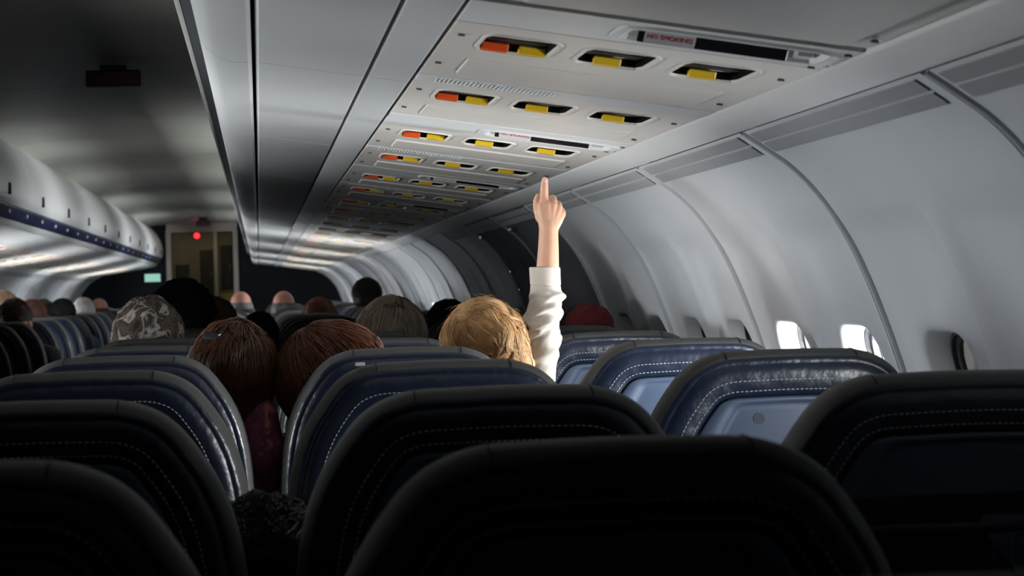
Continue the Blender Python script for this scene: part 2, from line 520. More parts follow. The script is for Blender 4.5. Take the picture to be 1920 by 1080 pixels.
# ------------------------------------------------------------------ windows: gasket, shade or pane, daylight
def window_meshes():
    mw = 10
    def ringed(name, specs, material, cap=False):
        vs, fs = [], []
        prev = None
        for hy, hs, r, o in specs:
            cur = []
            for y, s in rrect(mw, 0, S_WIN, hy, hs, r):
                p = wall_pt(s, o); vs.append((p.x, y, p.y + CZ)); cur.append(len(vs) - 1)
            if prev:
                for i in range(len(cur)):
                    j = (i + 1) % len(cur); fs.append((prev[i], prev[j], cur[j], cur[i]))
            prev = cur
        if cap: fs.append(tuple(prev))
        me = bpy.data.meshes.new(name); me.from_pydata(vs, [], fs); me.materials.append(material)
        return me
    a, b = WHY - 0.016, WHS - 0.016
    gasket = ringed('gasket', [(a + 0.004, b + 0.004, 0.062, 0.046), (a - 0.001, b - 0.001, 0.058, 0.046), (a - 0.003, b - 0.003, 0.056, 0.052), (a - 0.009, b - 0.009, 0.052, 0.054), (a - 0.010, b - 0.010, 0.052, 0.064)], M['gasket'])
    shade = ringed('shade', [(a - 0.006, b - 0.006, 0.052, 0.060), (a - 0.03, b - 0.03, 0.03, 0.0605)], M['shade'], True)
    pane = ringed('pane', [(a - 0.006, b - 0.006, 0.052, 0.068), (a - 0.03, b - 0.03, 0.03, 0.068)], M['glass'], True)
    rail = ringed('shade_grip', [(a - 0.020, 0.012, 0.01, 0.058), (a - 0.026, 0.006, 0.005, 0.054)], M['shade'], True)
    return gasket, shade, pane, rail
gasket_me, shade_me, pane_me, grip_me = window_meshes()
wn = 0
win_c = wall_pt(S_WIN, 0.10)
for side in ('r', 'l'):
    for y in ribs:
        for dy in (RIBP / 4, 3 * RIBP / 4):
            yy = y + dy
            if yy > END - 0.2 or yy < -0.8: continue
            wn += 1
            is_open = (open_right if side == 'r' else open_left)(yy)
            w = empty('window_%d' % wn); structure(w)
            if side == 'r': w.location = (0, yy, 0)
            else: w.location = (SYM, yy, 0); w.scale = (-1, 1, 1)
            link('gasket', gasket_me, w)
            if is_open:
                link('pane', pane_me, w)
                L = bpy.data.lights.new('window_daylight', 'AREA')
                L.shape = 'RECTANGLE'; L.size = 0.40; L.size_y = 0.36
                L.energy = WIN_POWER * (0.7 if side == 'r' and yy < 3 else (1.5 if yy > 10 else (1.2 if side == 'l' else 1.0))); L.color = (0.96, 0.98, 1.0)
                lo = bpy.data.objects.new('window_daylight', L); C.objects.link(lo)
                if side == 'r':
                    lo.location = (win_c.x + 0.12, yy - 0.10, win_c.y + CZ - 0.03)
                    dirv = Vector((-1.0, 0.7, 0.15))
                else:
                    lo.location = (SYM - win_c.x - 0.12, yy, win_c.y + CZ - 0.04)
                    dirv = Vector((1.0, 0.0, 0.25))
                q = dirv.to_track_quat('-Z', 'Y')
                lo.rotation_mode = 'QUATERNION'; lo.rotation_quaternion = q
                # the longer side stands upright
                lo.rotation_quaternion = q @ Matrix.Rotation(math.pi / 2, 3, 'Z').to_quaternion()
            else:
                link('shade', shade_me, w); 

# ------------------------------------------------------------------ ceiling over the aisle
CEILP = [(-1.40, 0.80), (-1.32, 0.848), (-1.2, 0.868), (-0.95, 0.882), (-0.65, 0.888), (-0.35, 0.882), (-0.12, 0.868), (0.02, 0.845)]
ceil = structure(mesh_obj('ceiling', [(-2.3, Y0, CZ + 0.97), (1.1, Y0, CZ + 0.97), (1.1, 31, CZ + 0.97), (-2.3, 31, CZ + 0.97)], [(0, 1, 2, 3)], M['ceil_gap'], smooth=False))
cp = strip_obj('ceiling_panel', [(x, z + CZ) for x, z in CEILP], 0.005, 1.52 - 0.005, 0.008, M['ceil'], ceil)
cy = 9.48 - 1.52 * 7
first = True
while cy < END + 1.0:
    o = cp if first else link('ceiling_panel', cp.data, ceil)
    first = False
    o.location = (0, cy, 0)
    cy += 1.52

# ------------------------------------------------------------------ overhead bins
def sec_obj(name, prof, L, th, m, par, smooth=True):
    return strip_obj(name, [(x, z + CZ) for x, z in prof], 0.0025, L - 0.0025, th, m, par, smooth=smooth)
BINP = 1.63
def right_bin():
    t = empty('overhead_bin')
    sec_obj('bin_lip', [(-0.0015, 0.378), (-0.002, 0.366), (-0.008, 0.3605), (-0.03, 0.3615), (-0.055, 0.369), (-0.073, 0.385), (-0.083, 0.405), (-0.087, 0.43), (-0.085, 0.449)], BINP, -0.004, M['bin'], t)
    sec_obj('rail_band', [(-0.085, 0.450), (-0.119, 0.485)], BINP, -0.004, M['band'], t)
    sec_obj('hand_rail', [(-0.117, 0.481), (-0.122, 0.483), (-0.127, 0.488), (-0.130, 0.498), (-0.128, 0.510), (-0.118, 0.516)], BINP, -0.004, M['rail'], t)
    d = sec_obj('bin_door', [(-0.112, 0.518), (-0.118, 0.60), (-0.108, 0.69), (-0.07, 0.77), (0.0, 0.835)], BINP, -0.006, M['bin_door'], t)
    sec_obj('bottom_panel', [(0.0045, 0.378), (0.004, 0.366), (0.009, 0.3600), (0.168, 0.3362), (0.1735, 0.339), (0.174, 0.352)], BINP, 0.004, M['bin'], t)
    sec_obj('edge_panel', [(0.1795, 0.352), (0.180, 0.337), (0.1845, 0.3338), (0.239, 0.3258), (0.2435, 0.329), (0.244, 0.34)], BINP, 0.004, M['bin'], t)
    return t
rb = right_bin()
def bin_label(i, side):
    if side == 'r': return '%s pale overhead bin section from the camera, above the right-hand seats' % ORD[i], 'overhead bins on the right'
    return '%s white overhead bin from the left picture edge, dark latch on its door' % ORD[i], 'overhead bins on the left'
y = 3.5 - BINP * 3; i = 0
while y < END - 0.5:
    o = rb if i == 0 else copy_tree(rb)
    o.location = (0, y, 0)
    vis = max(0, i - 2)
    lab, g = bin_label(vis, 'r')
    if i < 2: lab, g = 'overhead bin section behind and above the camera on the right side, number %s' % ORD[i], 'bins over the camera'
    if i < 2: lab = 'overhead bin section above the camera, outside the upper picture edge'
    tag(o, lab, 'overhead bin', g)
    y += BINP; i += 1
def left_bin():
    t = empty('overhead_bin')
    sec_obj('lower_panel', [(-1.448, 0.340), (-1.447, 0.3265), (-1.25, 0.366), (-1.235, 0.373), (-1.222, 0.385), (-1.212, 0.400)], BINP, 0.004, M['bin'], t)
    b = sec_obj('blue_rail', [(-1.212, 0.401), (-1.196, 0.410), (-1.172, 0.452), (-1.174, 0.462)], BINP, 0.004, M['blue'], t)
    for yy in (0.25, 1.06):
        box_obj('row_placard', (-1.192, -1.178, yy, yy + 0.05, CZ + 0.422, CZ + 0.444), M['label'], b, 0.002)
    d = sec_obj('bin_door', [(-1.17, 0.463), (-1.160, 0.475), (-1.152, 0.51), (-1.150, 0.56), (-1.160, 0.63), (-1.185, 0.70), (-1.225, 0.77), (-1.28, 0.83), (-1.35, 0.872)], BINP, 0.006, M['bin_door'], t)
    box_obj('latch', (-1.160, -1.142, 0.79, 0.84, CZ + 0.500, CZ + 0.555), M['band'], d, 0.004)
    return t
lb = left_bin()
y = 9.84 - BINP * 7; i = 0
while y < END - 0.6:
    o = lb if i == 0 else copy_tree(lb)
    o.location = (0, y, 0)
    vis = i - 6
    lab, g = bin_label(max(0, vis), 'l')
    if vis < 0: lab, g = 'white overhead bin over the left seats, beyond the left picture edge', 'left bins outside the picture'
    tag(o, lab, 'overhead bin', g)
    y += BINP; i += 1

# ------------------------------------------------------------------ passenger service units on the sloping underside
PA = math.atan(0.149)
def psu_root(name, Y, side):
    e = empty(name)
    if side == 'r':
        e.location = (0.2455, Y, CZ + 0.3615 - 0.149 * 0.2455)
        e.rotation_euler = (0, PA, 0)
    else:
        e.location = (SYM - 0.2455, Y, CZ + 0.3615 - 0.149 * 0.2455)
        e.rotation_euler = (0, -PA, 0)
        e.scale = (-1, 1, 1)
    return e
PW = 0.457      # width of a unit measured down the slope

def holed_plate(x0, x1, y0, y1, holes, th, mats, name, parent):
    """plate facing down with rounded holes; holes = list of (hx0,hx1,hy0,hy1,r), side by side in x"""
    m = 6
    vs, fs, mi = [], [], []
    def add(x, y, z): vs.append((x, y, z)); return len(vs) - 1
    holes = sorted(holes)
    hy0 = min(h[2] for h in holes) - 0.008; hy1 = max(h[3] for h in holes) + 0.008
    def quad(a, b, c, d):
        fs.append((add(a, d, 0), add(b, d, 0), add(b, c, 0), add(a, c, 0))); mi.append(0)
    quad(x0, x1, y0, hy0); quad(x0, x1, hy1, y1)
    cur = x0
    for h in holes:
        a, b = h[0] - 0.008, h[1] + 0.008
        quad(cur, a, hy0, hy1); cur = b
        outer = rrect(m, (a + b) / 2, (hy0 + hy1) / 2, (b - a) / 2, (hy1 - hy0) / 2, 0.0)
        prev = [add(p[0], p[1], 0) for p in outer]
        cx, cy = (h[0] + h[1]) / 2, (h[2] + h[3]) / 2; hx, hyy = (h[1] - h[0]) / 2, (h[3] - h[2]) / 2
        for e, z, mm in ((0.004, 0.0, 0), (0.002, -0.0025, 0), (-0.001, -0.002, 0), (-0.003, 0.0015, 0), (-0.004, 0.0035, 1), (-0.005, 0.030, 1)):
            c2 = [add(p[0], p[1], z) for p in rrect(m, cx, cy, hx + e, hyy + e, h[4] + e)]
            for i in range(len(c2)):
                j = (i + 1) % len(c2); fs.append((c2[i], c2[j], prev[j], prev[i])); mi.append(mm)
            prev = c2
        fs.append(tuple(prev[::-1])); mi.append(1)
    quad(cur, x1, hy0, hy1)
    # rim of the plate
    r = [add(*p) for p in ((x0, y0, 0), (x1, y0, 0), (x1, y1, 0), (x0, y1, 0), (x0, y0, th), (x1, y0, th), (x1, y1, th), (x0, y1, th))]
    for i in range(4):
        j = (i + 1) % 4; fs.append((r[i], r[j], r[4 + j], r[4 + i])); mi.append(0)
    fs.append((r[4], r[5], r[6], r[7])); mi.append(0)
    o = mesh_obj(name, vs, fs, mats, parent, smooth=False, midx=mi)
    bm = bmesh.new(); bm.from_mesh(o.data)
    bmesh.ops.remove_doubles(bm, verts=bm.verts, dist=1e-5)
    bm.to_mesh(o.data); bm.free()
    o.data.polygons.foreach_set('use_smooth', [True] * len(o.data.polygons))
    o.data.set_sharp_from_angle(angle=math.radians(35))
    return o

def cap_mesh(w, d, h):
    """switch cap: a wedge-nosed key that hangs down out of the pocket"""
    bm = bmesh.new()
    box(bm, -w / 2, w / 2, -d / 2, d / 2, -h / 2, h / 2, 0.0018, 2)
    for v in bm.verts:
        if v.co.z < 0: v.co.y += 0.004
    return bm

def disc_mesh(name, r, h, m):
    bm = bmesh.new()
    bmesh.ops.create_cone(bm, cap_ends=True, segments=14, radius1=r, radius2=r * 0.8, depth=h)
    me = bpy.data.meshes.new(name); bm.to_mesh(me); bm.free(); me.materials.append(m); return me
screw_me = disc_mesh('screw', 0.005, 0.003, M['screw'])

def text_mesh(name, s, size, m, parent, loc, rot, sx=1.0, sy=1.0, align='CENTER'):
    cu = bpy.data.curves.new(name, 'FONT'); cu.body = s; cu.size = size; cu.align_x = align; cu.align_y = 'CENTER'
    cu.extrude = 0.0003; cu.resolution_u = 2
    ob = bpy.data.objects.new(name, cu); C.objects.link(ob)
    bpy.context.view_layer.update()
    dg = bpy.context.evaluated_depsgraph_get()
    me = bpy.data.meshes.new_from_object(ob.evaluated_get(dg))
    bpy.data.objects.remove(ob)
    me.materials.clear(); me.materials.append(m)
    o = link(name, me, parent); o.location = loc; o.rotation_euler = rot; o.scale = (sx, sy, 1)
    return o

PXS = [(0.048, 0.144), (0.178, 0.272), (0.306, 0.402)]     # pocket positions down the slope
def make_psu(full=True):
    t = psu_root('service_unit', 0, 'r')
    plate = holed_plate(0.002, PW, -0.165, 0.475, [(a, b, -0.088, 0.088, 0.02) for a, b in PXS], 0.012, [M['psu'], M['pocket']], 'unit_panel', t)
    for i, (a, b) in enumerate(PXS):
        cx = (a + b) / 2
        keys = [('call_button', cx - 0.024, M['orange']), ('light_switch', cx + 0.026, M['yellow'])] if i == 0 else [('light_switch', cx - 0.002, M['yellow'])]
        for nm, x, mm in keys:
            k = bm_obj(nm, cap_mesh(0.036, 0.022, 0.0105), mm, t); k.location = (x, 0.068, 0.0032)
        box_obj('switch_bar', (a + 0.004, b - 0.004, 0.030, 0.060, 0.010, 0.016), M['pocket_bar'], t, 0.002)
        bm = bmesh.new()
        bmesh.ops.create_uvsphere(bm, u_segments=20, v_segments=10, radius=0.024)
        for v in bm.verts: v.co.z *= 0.55
        ln = bm_obj('reading_light', bm, M['lens'], t, True); ln.location = (cx + 0.012, -0.042, 0.019)
        bm = bmesh.new()
        bmesh.ops.create_uvsphere(bm, u_segments=10, v_segments=6, radius=0.0045)
        c_ = bm_obj('lens_stud', bm, M['chrome'], ln, True); c_.location = (0.02, 0.012, -0.008)
    dm = bmesh.new(); box(dm, 0.050, 0.412, 0.205, 0.400, -0.0035, 0.006, 0.0030, 2)
    bm_obj('oxygen_door', dm, M['psu'], t)
    for x, y in ((0.018, -0.045), (0.016, 0.30), (0.440, -0.02), (0.438, 0.36)):
        s_ = link('screw', screw_me, t); s_.location = (x, y, -0.001)
    return t
def make_sign():
    t = psu_root('no_smoking_sign', 0, 'r')
    holed_plate(0.002, PW, -0.095, 0.095, [(0.195, 0.435, -0.055, 0.055, 0.02)], 0.012, [M['psu2'], M['psu2']], 'sign_panel', t)
    # raised housing lip around the sign
    vs, fs = [], []
    prev = None; m = 6
    for e, z in ((0.014, 0.0), (0.012, -0.003), (0.005, -0.0035), (0.0, -0.002), (-0.002, 0.01)):
        cur = []
        for p in rrect(m, 0.315, 0.0, 0.122 + e, 0.056 + e, 0.02 + max(e, 0)):
            vs.append((p[0], p[1], z)); cur.append(len(vs) - 1)
        if prev:
            for i in range(len(cur)):
                j = (i + 1) % len(cur); fs.append((prev[i], prev[j], cur[j], cur[i]))
        prev = cur
    mesh_obj('sign_housing', vs, fs, M['psu2'], t)
    TL = math.radians(50)
    w = box_obj('sign_window', (0.214, 0.398, -0.013, 0.013, 0.0, 0.003), M['sign_glass'], t, 0.001)
    w.location = (0, 0.034, 0.006); w.rotation_euler = (-TL, 0, 0)
    pl = box_obj('placard', (0.222, 0.284, -0.0105, 0.0115, -0.0012, 0.0), M['label'], t, 0.0005)
    pl.location = w.location; pl.rotation_euler = w.rotation_euler
    pl['label'] = 'white placard reading NO SMOKING in red'
    tx = text_mesh('lettering', 'NO SMOKING', 0.0088, M['print_red'], pl, (0.253, 0.0025, -0.0014), (math.pi, 0, 0), 1.0, 1.0)
    box_obj('sign_clip', (0.404, 0.424, 0.01, 0.04, 0.001, 0.012), M['trim'], t, 0.002)
    for x, y in ((0.448, -0.06), (0.448, 0.05), (0.44, 0.085)):
        s_ = link('screw', screw_me, t); s_.location = (x, y, -0.001)
    return t
def ribbed(name, y0, y1, x0, x1, parent):
    o = box_obj(name, (0.002, PW, y0, y1, -0.001, 0.010), M['psu2'], parent, 0.0015)
    n = int((x1 - x0) / 0.0065)
    vs, fs = [], []
    for k in range(n):
        x = x0 + (x1 - x0) * k / n
        b = len(vs)
        for p in ((x, y0 + 0.02, -0.001), (x + 0.003, y0 + 0.02, -0.001), (x + 0.003, y1 - 0.02, -0.001), (x, y1 - 0.02, -0.001),
                  (x + 0.0005, y0 + 0.021, -0.0024), (x + 0.0025, y0 + 0.021, -0.0024), (x + 0.0025, y1 - 0.021, -0.0024), (x + 0.0005, y1 - 0.021, -0.0024)):
            vs.append(p)
        for f in ((4, 5, 6, 7), (0, 1, 5, 4), (1, 2, 6, 5), (2, 3, 7, 6), (3, 0, 4, 7)): fs.append(tuple(b + i for i in f))
    s_ = mesh_obj('louvre_ribs', vs, fs, M['psu2'], o, smooth=False); s_['kind'] = 'stuff'
    return o
def make_filler():
    t = psu_root('filler_panel', 0, 'r')
    ribbed('louvre_plate', -0.048, 0.048, 0.03, 0.22, t)
    return t
psu0, sign0, fill0 = make_psu(), make_sign(), make_filler()
used = set()
def place(src, Y, side, lab, cat, grp, skip=()):
    if src.name not in used:
        used.add(src.name); o = src
    else:
        o = copy_tree(src, None, skip)
    e = psu_root('tmp', Y, side)
    o.location, o.rotation_euler, o.scale = e.location.copy(), e.rotation_euler.copy(), e.scale.copy()
    bpy.data.objects.remove(e)
    tag(o, lab, cat, grp)
    return o
# panel that carries the loudspeaker, nearest to the camera
sp = psu_root('loudspeaker_panel', 2.15, 'r')
box_obj('speaker_frame', (0.002, PW, -0.34, 0.335, 0.002, 0.012), M['psu'], sp, 0.003)
box_obj('speaker_gap', (0.046, 0.424, -0.26, 0.297, -0.0012, 0.004), M['screw'], sp, 0.001)  # dark plate that paints the shaded gap line round the speaker plate
box_obj('speaker_plate', (0.052, 0.418, -0.25, 0.285, -0.006, 0.002), M['psu'], sp, 0.003, 3)
link('screw', screw_me, sp).location = (0.44, 0.25, -0.001)
tag(sp, 'large flat rectangular panel in the sloping ceiling at the top picture edge', 'ceiling panel')
ci = 0
P2 = 1.63
k = 0
rowi = 0
while 2.865 + P2 * k + 1.3 < END:
    b = 2.865 + P2 * k
    for side in ('r', 'l'):
        if side == 'l' and b < 8.0: continue
        far = 'far rows on the %s' % ('right' if side == 'r' else 'left')
        sname = 'right' if side == 'r' else 'left'
        def plab(i):
            if side == 'r': return '%s service unit from the camera, orange and yellow switches, right ceiling' % ORD[i], 'service units right'
            return '%s service unit from the left picture edge, orange dot, under left bins' % ORD[i - 8], 'service units left'
        l, g = plab(2 * k); place(psu0, b, side, l, 'service unit', g, () if b < 9 else ('screw', 'lens_stud'))
        l, g = plab(2 * k + 1); place(psu0, b + 0.755, side, l, 'service unit', g, () if b < 9 else ('screw', 'lens_stud'))
        l, g = '%s no smoking sign from the %s in the %s ceiling' % (ORD[k if side == 'r' else k - 4], 'camera' if side == 'r' else 'left picture edge', sname), 'no smoking signs ' + sname
        place(sign0, b - 0.265, side, l, 'sign', g, () if b < 9 else ('screw', 'lettering'))
        q = 2 * k if side == 'r' else 2 * k - 8
        g = 'filler strips ' + sname
        place(fill0, b + 0.533, side, 'ribbed white filler strip between %s and %s service units, %s side' % (ORD[q], ORD[q + 1], sname), 'filler strip', g, () if b < 9 else ('louvre_ribs',))
        place(fill0, b + 1.265, side, 'plain white filler strip just beyond %s service unit, %s side' % (ORD[q + 1], sname), 'filler strip', g, ('louvre_ribs',))
    k += 1

structure(strip_obj('trim_3', [(x, z + CZ) for x, z in [(-0.08, 0.460), (-0.004, 0.386), (0.26, 0.356), (0.76, 0.305)]], Y0, END, 0.004, M['gap'], smooth=False))
structure(strip_obj('trim_4', [(x, z + CZ) for x, z in [(-1.95, 0.305), (-1.46, 0.356), (-1.24, 0.395), (-1.22, 0.415)]], Y0, END, 0.004, M['gap'], smooth=False))
# valances between the units and the side walls
v = strip_obj('trim_1', [(0.698, CZ + 0.275), (0.6995, CZ + 0.2575), (0.7025, CZ + 0.2535), (0.748, CZ + 0.2325), (0.7535, CZ + 0.232), (0.762, CZ + 0.245)], Y0, END, 0.004, M['psu2']); structure(v)
v2 = strip_obj('trim_2', [(SYM - 0.698, CZ + 0.275), (SYM - 0.6995, CZ + 0.2575), (SYM - 0.7025, CZ + 0.2535), (SYM - 0.748, CZ + 0.2325), (SYM - 0.7535, CZ + 0.232), (SYM - 0.762, CZ + 0.245)], Y0, END, -0.004, M['psu2']); structure(v2)
# ------------------------------------------------------------------ forward bulkhead and galley
wf = empty('wall_front', (0, END, 0)); structure(wf)
def wf_box(n, b, m, bev=0.0): return box_obj(n, (b[0], b[1], b[2], b[3], b[4], b[5]), m, wf, bev)
wf_box('bulkhead_panel', (-2.3, -1.105, 0.0, 0.04, 0.0, CZ + 0.97), M['navy'])
wf_box('bulkhead_panel', (-0.25, 1.1, 0.0, 0.04, 0.0, CZ + 0.97), M['navy'])
wf_box('header_panel', (-1.105, -0.25, 0.0, 0.04, CZ + 0.775, CZ + 0.97), M['frame'])
wf_box('door_jamb', (-1.115, -1.055, -0.03, 0.06, 0.0, CZ + 0.80), M['frame'], 0.01)
wf_box('door_jamb', (-0.305, -0.245, -0.03, 0.06, 0.0, CZ + 0.80), M['frame'], 0.01)
g = empty('galley_unit', (-0.68, END + 1.3, 0))
tag(g, 'beige galley unit with dark lockers seen through the forward doorway', 'galley')
box_obj('galley_body', (-0.75, 0.75, 0.0, 0.5, 0.0, 2.15), M['galley'], g)
for x0, x1, z0, z1, mm in ((-0.36, -0.20, 1.28, 1.62, 'galley_d'), (-0.06, 0.10, 1.18, 1.80, 'galley_d'), (0.20, 0.34, 1.30, 1.85, 'galley_d'), (0.18, 0.38, 0.95, 1.24, 'galley_y')):
    d = box_obj('locker_door', (x0, x1, -0.03, 0.005, z0, z1), M[mm], g, 0.008)
    box_obj('handle', (x1 - 0.03, x1 - 0.015, -0.045, -0.029, (z0 + z1) / 2 - 0.04, (z0 + z1) / 2 + 0.04), M['metal'], d, 0.003)
box_obj('galley_post', (0.115, 0.165, -0.05, 0.01, 0.0, 2.1), M['frame'], g, 0.006)

ga = bpy.data.lights.new('galley_fill', 'AREA'); ga.size = 0.5; ga.energy = 0.9; ga.color = (1.0, 0.86, 0.6)  # added fill light that brightens the galley, no fixture behind it
gao = bpy.data.objects.new('galley_fill', ga); C.objects.link(gao); gao.location = (-0.68, END + 0.7, 2.1)
# red indicator lamp on the ceiling by the forward doorway
p = px(369, 442, END - 0.15)
rl = empty('indicator_lamp', p)
bm = bmesh.new(); bmesh.ops.create_uvsphere(bm, u_segments=20, v_segments=12, radius=0.034)
bm_obj('lens', bm, M['lamp_red'], rl, True)
bm = bmesh.new(); bmesh.ops.create_cone(bm, cap_ends=True, segments=24, radius1=0.045, radius2=0.045, depth=0.02)
b_ = bm_obj('lamp_base', bm, M['sign_box'], rl); b_.rotation_euler = (math.pi / 2, 0, 0); b_.location = (0, 0.03, 0)
box_obj('bracket', (-0.012, 0.012, 0.03, 0.15, -0.012, 0.012), M['sign_box'], rl)
tag(rl, 'small glowing red round lamp above the forward doorway', 'lamp')

def exit_sign(p, w, h, lab, txt, lit=None):
    t = empty('exit_sign', p)
    box_obj('sign_case', (-w / 2, w / 2, 0.0, 0.05, -h / 2, h / 2), M['sign_box'], t, 0.004)
    f = box_obj('sign_face', (-w / 2 + 0.006, w / 2 - 0.006, -0.004, 0.002, -h / 2 + 0.005, h / 2 - 0.005), lit or M['sign_red'], t, 0.002)
    if txt:
        text_mesh('lettering', txt, h * 0.8, M['sign_txt'], f, (0, -0.0045, 0), (math.pi / 2, 0, 0), 1.2, 1.0)
    tag(t, lab, 'sign')
    return t
s1 = exit_sign(px(212, 146, 8.55), 0.205, 0.061, 'unlit dark red exit sign under the ceiling at upper left', 'EXIT')
box_obj('hanger', (-0.05, 0.05, 0.01, 0.04, 0.028, 0.05), M['sign_box'], s1)
s2 = exit_sign(px(381, 419, 25.4), 0.16, 0.065, 'small distant dark red exit sign under the ceiling before the doorway', None)
box_obj('hanger', (-0.05, 0.05, 0.01, 0.04, 0.030, 0.10), M['sign_box'], s2)
p = px(286, 521, END - 0.055)
exit_sign(p, 0.20, 0.105, 'pale green lit sign on the navy bulkhead left of the doorway', None, M['sign_green'])

# ------------------------------------------------------------------ seats
TOPZ = CZ - 0.103
# half width of the backrest outline below its top
HW = [(0.0, 0.060), (0.0006, 0.085), (0.003, 0.105), (0.008, 0.122), (0.0165, 0.140), (0.030, 0.157), (0.048, 0.172), (0.078, 0.192), (0.107, 0.206), (0.137, 0.216), (0.19, 0.226), (0.28, 0.232), (0.42, 0.233), (0.60, 0.230)]
def outline():
    L = [(-w, -d) for d, w in HW[::-1]]
    R = [(w, -d) for d, w in HW]
    mid = [(-0.03, 0.0008), (0.0, 0.001), (0.03, 0.0008)]
    return [Vector(p) for p in L + mid + R]
OUT = outline()
def smooth_outline(P, n=3):
    return catmull([tuple(p) for p in P], n)
OUTF = smooth_outline(OUT)
def inset(P, e):
    out = []
    n = len(P)
    for i in range(n):
        a = P[max(i - 1, 0)]; b = P[min(i + 1, n - 1)]
        t = (b - a).normalized()
        out.append(P[i] + Vector((t.y, -t.x)) * e)
    return out
def back_y(z): return -z * 0.16          # z below the top is negative: the lower back stands further forward
def lean(x, y, z): return (x, y + back_y(z), z + TOPZ)

def make_backrest():
    rings = [(0.10, 0.098), (0.055, 0.104), (0.028, 0.100), (0.010, 0.088), (0.002, 0.072), (0.0, 0.058), (0.0, 0.036), (0.003, 0.020), (0.010, 0.009), (0.017, 0.0045),
             (0.019, 0.0055), (0.021, 0.003), (0.034, -0.001), (0.050, 0.000), (0.060, 0.003), (0.0645, 0.0045), (0.066, 0.010), (0.072, 0.012)]
    mats_for = [2, 2, 2, 1, 1, 1, 1, 1, 0, 0, 0, 0, 0, 0, 0, 0, 0]
    vs, fs, mi = [], [], []
    prev = None
    for e, d in rings:
        cur = []
        for q in inset(OUTF, e):
            zz = max(q.y, -0.60)
            vs.append(lean(q.x, d, zz)); cur.append(len(vs) - 1)
        if prev:
            for i in range(len(cur) - 1):
                fs.append((prev[i], prev[i + 1], cur[i + 1], cur[i])); mi.append(mats_for[len(mi) // (len(cur) - 1)])
            
        prev = cur
    n = len(OUTF)
    # close the front face and the back floor with strips between left and right halves
    for base, mm in ((0, 2), ((len(rings) - 1) * n, 0)):
        for i in range(n // 2 - 1):
            fs.append((base + i, base + i + 1, base + n - 2 - i, base + n - 1 - i)); mi.append(mm)
    o = mesh_obj('backrest', vs, fs, [M['leather'], M['gusset'], M['seat_front']], None, True, mi)
    bm = bmesh.new(); bm.from_mesh(o.data)
    bmesh.ops.recalc_face_normals(bm, faces=bm.faces); bm.to_mesh(o.data); bm.free()
    return o
def panel_loop(e, d): return [lean(q.x, d, max(q.y, -0.56)) for q in inset(OUTF, e)]
def make_back_panel():
    rings = [(0.0665, 0.012, 1), (0.0672, 0.0035, 1), (0.069, 0.0015, 1), (0.0745, 0.0010, 0.82), (0.0755, 0.0032, 0.81), (0.078, 0.0045, 0.80), (0.082, 0.0040, 0.78)]
    vs, fs = [], []
    prev = None
    for e, d, fx in rings:
        cur = []
        for v in panel_loop(e, d): vs.append((v[0] * fx, v[1], v[2])); cur.append(len(vs) - 1)
        if prev:
            for i in range(len(cur) - 1): fs.append((prev[i], prev[i + 1], cur[i + 1], cur[i]))
        prev = cur
    n = len(OUTF); base = (len(rings) - 1) * n
    for i in range(n // 2 - 1): fs.append((base + i, base + i + 1, base + n - 2 - i, base + n - 1 - i))
    o = mesh_obj('back_panel', vs, fs, M['panel'])
    bm = bmesh.new(); bm.from_mesh(o.data)
    bmesh.ops.recalc_face_normals(bm, faces=bm.faces); bm.to_mesh(o.data); bm.free()
    return o
def make_stitching():
    vs, fs = [], []
    for e, d in ((0.0425, -0.0012), (0.0575, 0.0012)):
        loop = [Vector(lean(q.x, d, q.y)) for q in inset(OUTF, e) if q.y > -0.42]
        acc = 0.0; segs = []
        cum = [0.0]
        for a, b in zip(loop, loop[1:]): cum.append(cum[-1] + (b - a).length)
        def at(s):
            for i in range(len(cum) - 1):
                if cum[i] <= s <= cum[i + 1]:
                    return loop[i].lerp(loop[i + 1], (s - cum[i]) / max(1e-9, cum[i + 1] - cum[i]))
            return loop[-1]
        s = 0.0
        while s < cum[-1] - 0.005:
            a, b = at(s), at(s + 0.0042)
            t = (b - a).normalized(); up = Vector((0, -1, 0)); sd = t.cross(up).normalized()
            base = len(vs)
            for p in (a, b):
                for sx, uu in ((-1, 0), (0, 1), (1, 0)):
                    vs.append(p + sd * (sx * 0.0007) + up * (uu * 0.0009))
            for f in ((0, 1, 4, 3), (1, 2, 5, 4), (0, 2, 1), (3, 4, 5)): fs.append(tuple(base + i for i in f))
            s += 0.0068
    o = mesh_obj('stitching', vs, fs, M['thread'], None, False); o['kind'] = 'stuff'
    return o
def make_seam(x):
    """seam that crosses the top of the back from the gusset to the leather band"""
    vs, fs = [], []
    pts = [(0.028, 0.102), (0.010, 0.089), (0.002, 0.0735), (-0.0006, 0.058), (-0.0006, 0.036), (0.0022, 0.0195), (0.0095, 0.0085)]
    z0 = -0.0018
    path = [Vector(lean(x, d, z0 - e)) for e, d in pts]
    for p in path:
        for dx, o in ((-0.0013, -0.0004), (0, 0.0009), (0.0013, -0.0004)):
            vs.append(p + Vector((dx, 0, o)))
    for k in range(len(path) - 1):
        for i in range(2): fs.append((k * 3 + i, k * 3 + i + 1, k * 3 + 4 + i, k * 3 + 3 + i))
    return mesh_obj('seam', vs, fs, M['seam'])
def make_cushion():
    bm = bmesh.new()
    box(bm, -0.228, 0.228, 0.20, 0.66, 0.33, 0.46, 0.045, 4)
    return bm_obj('seat_cushion', bm, M['seat_front'], None, True)
backrest, bpanel, stitch = make_backrest(), make_back_panel(), make_stitching()
seams = [make_seam(-0.096), make_seam(0.096)]
cush = make_cushion()
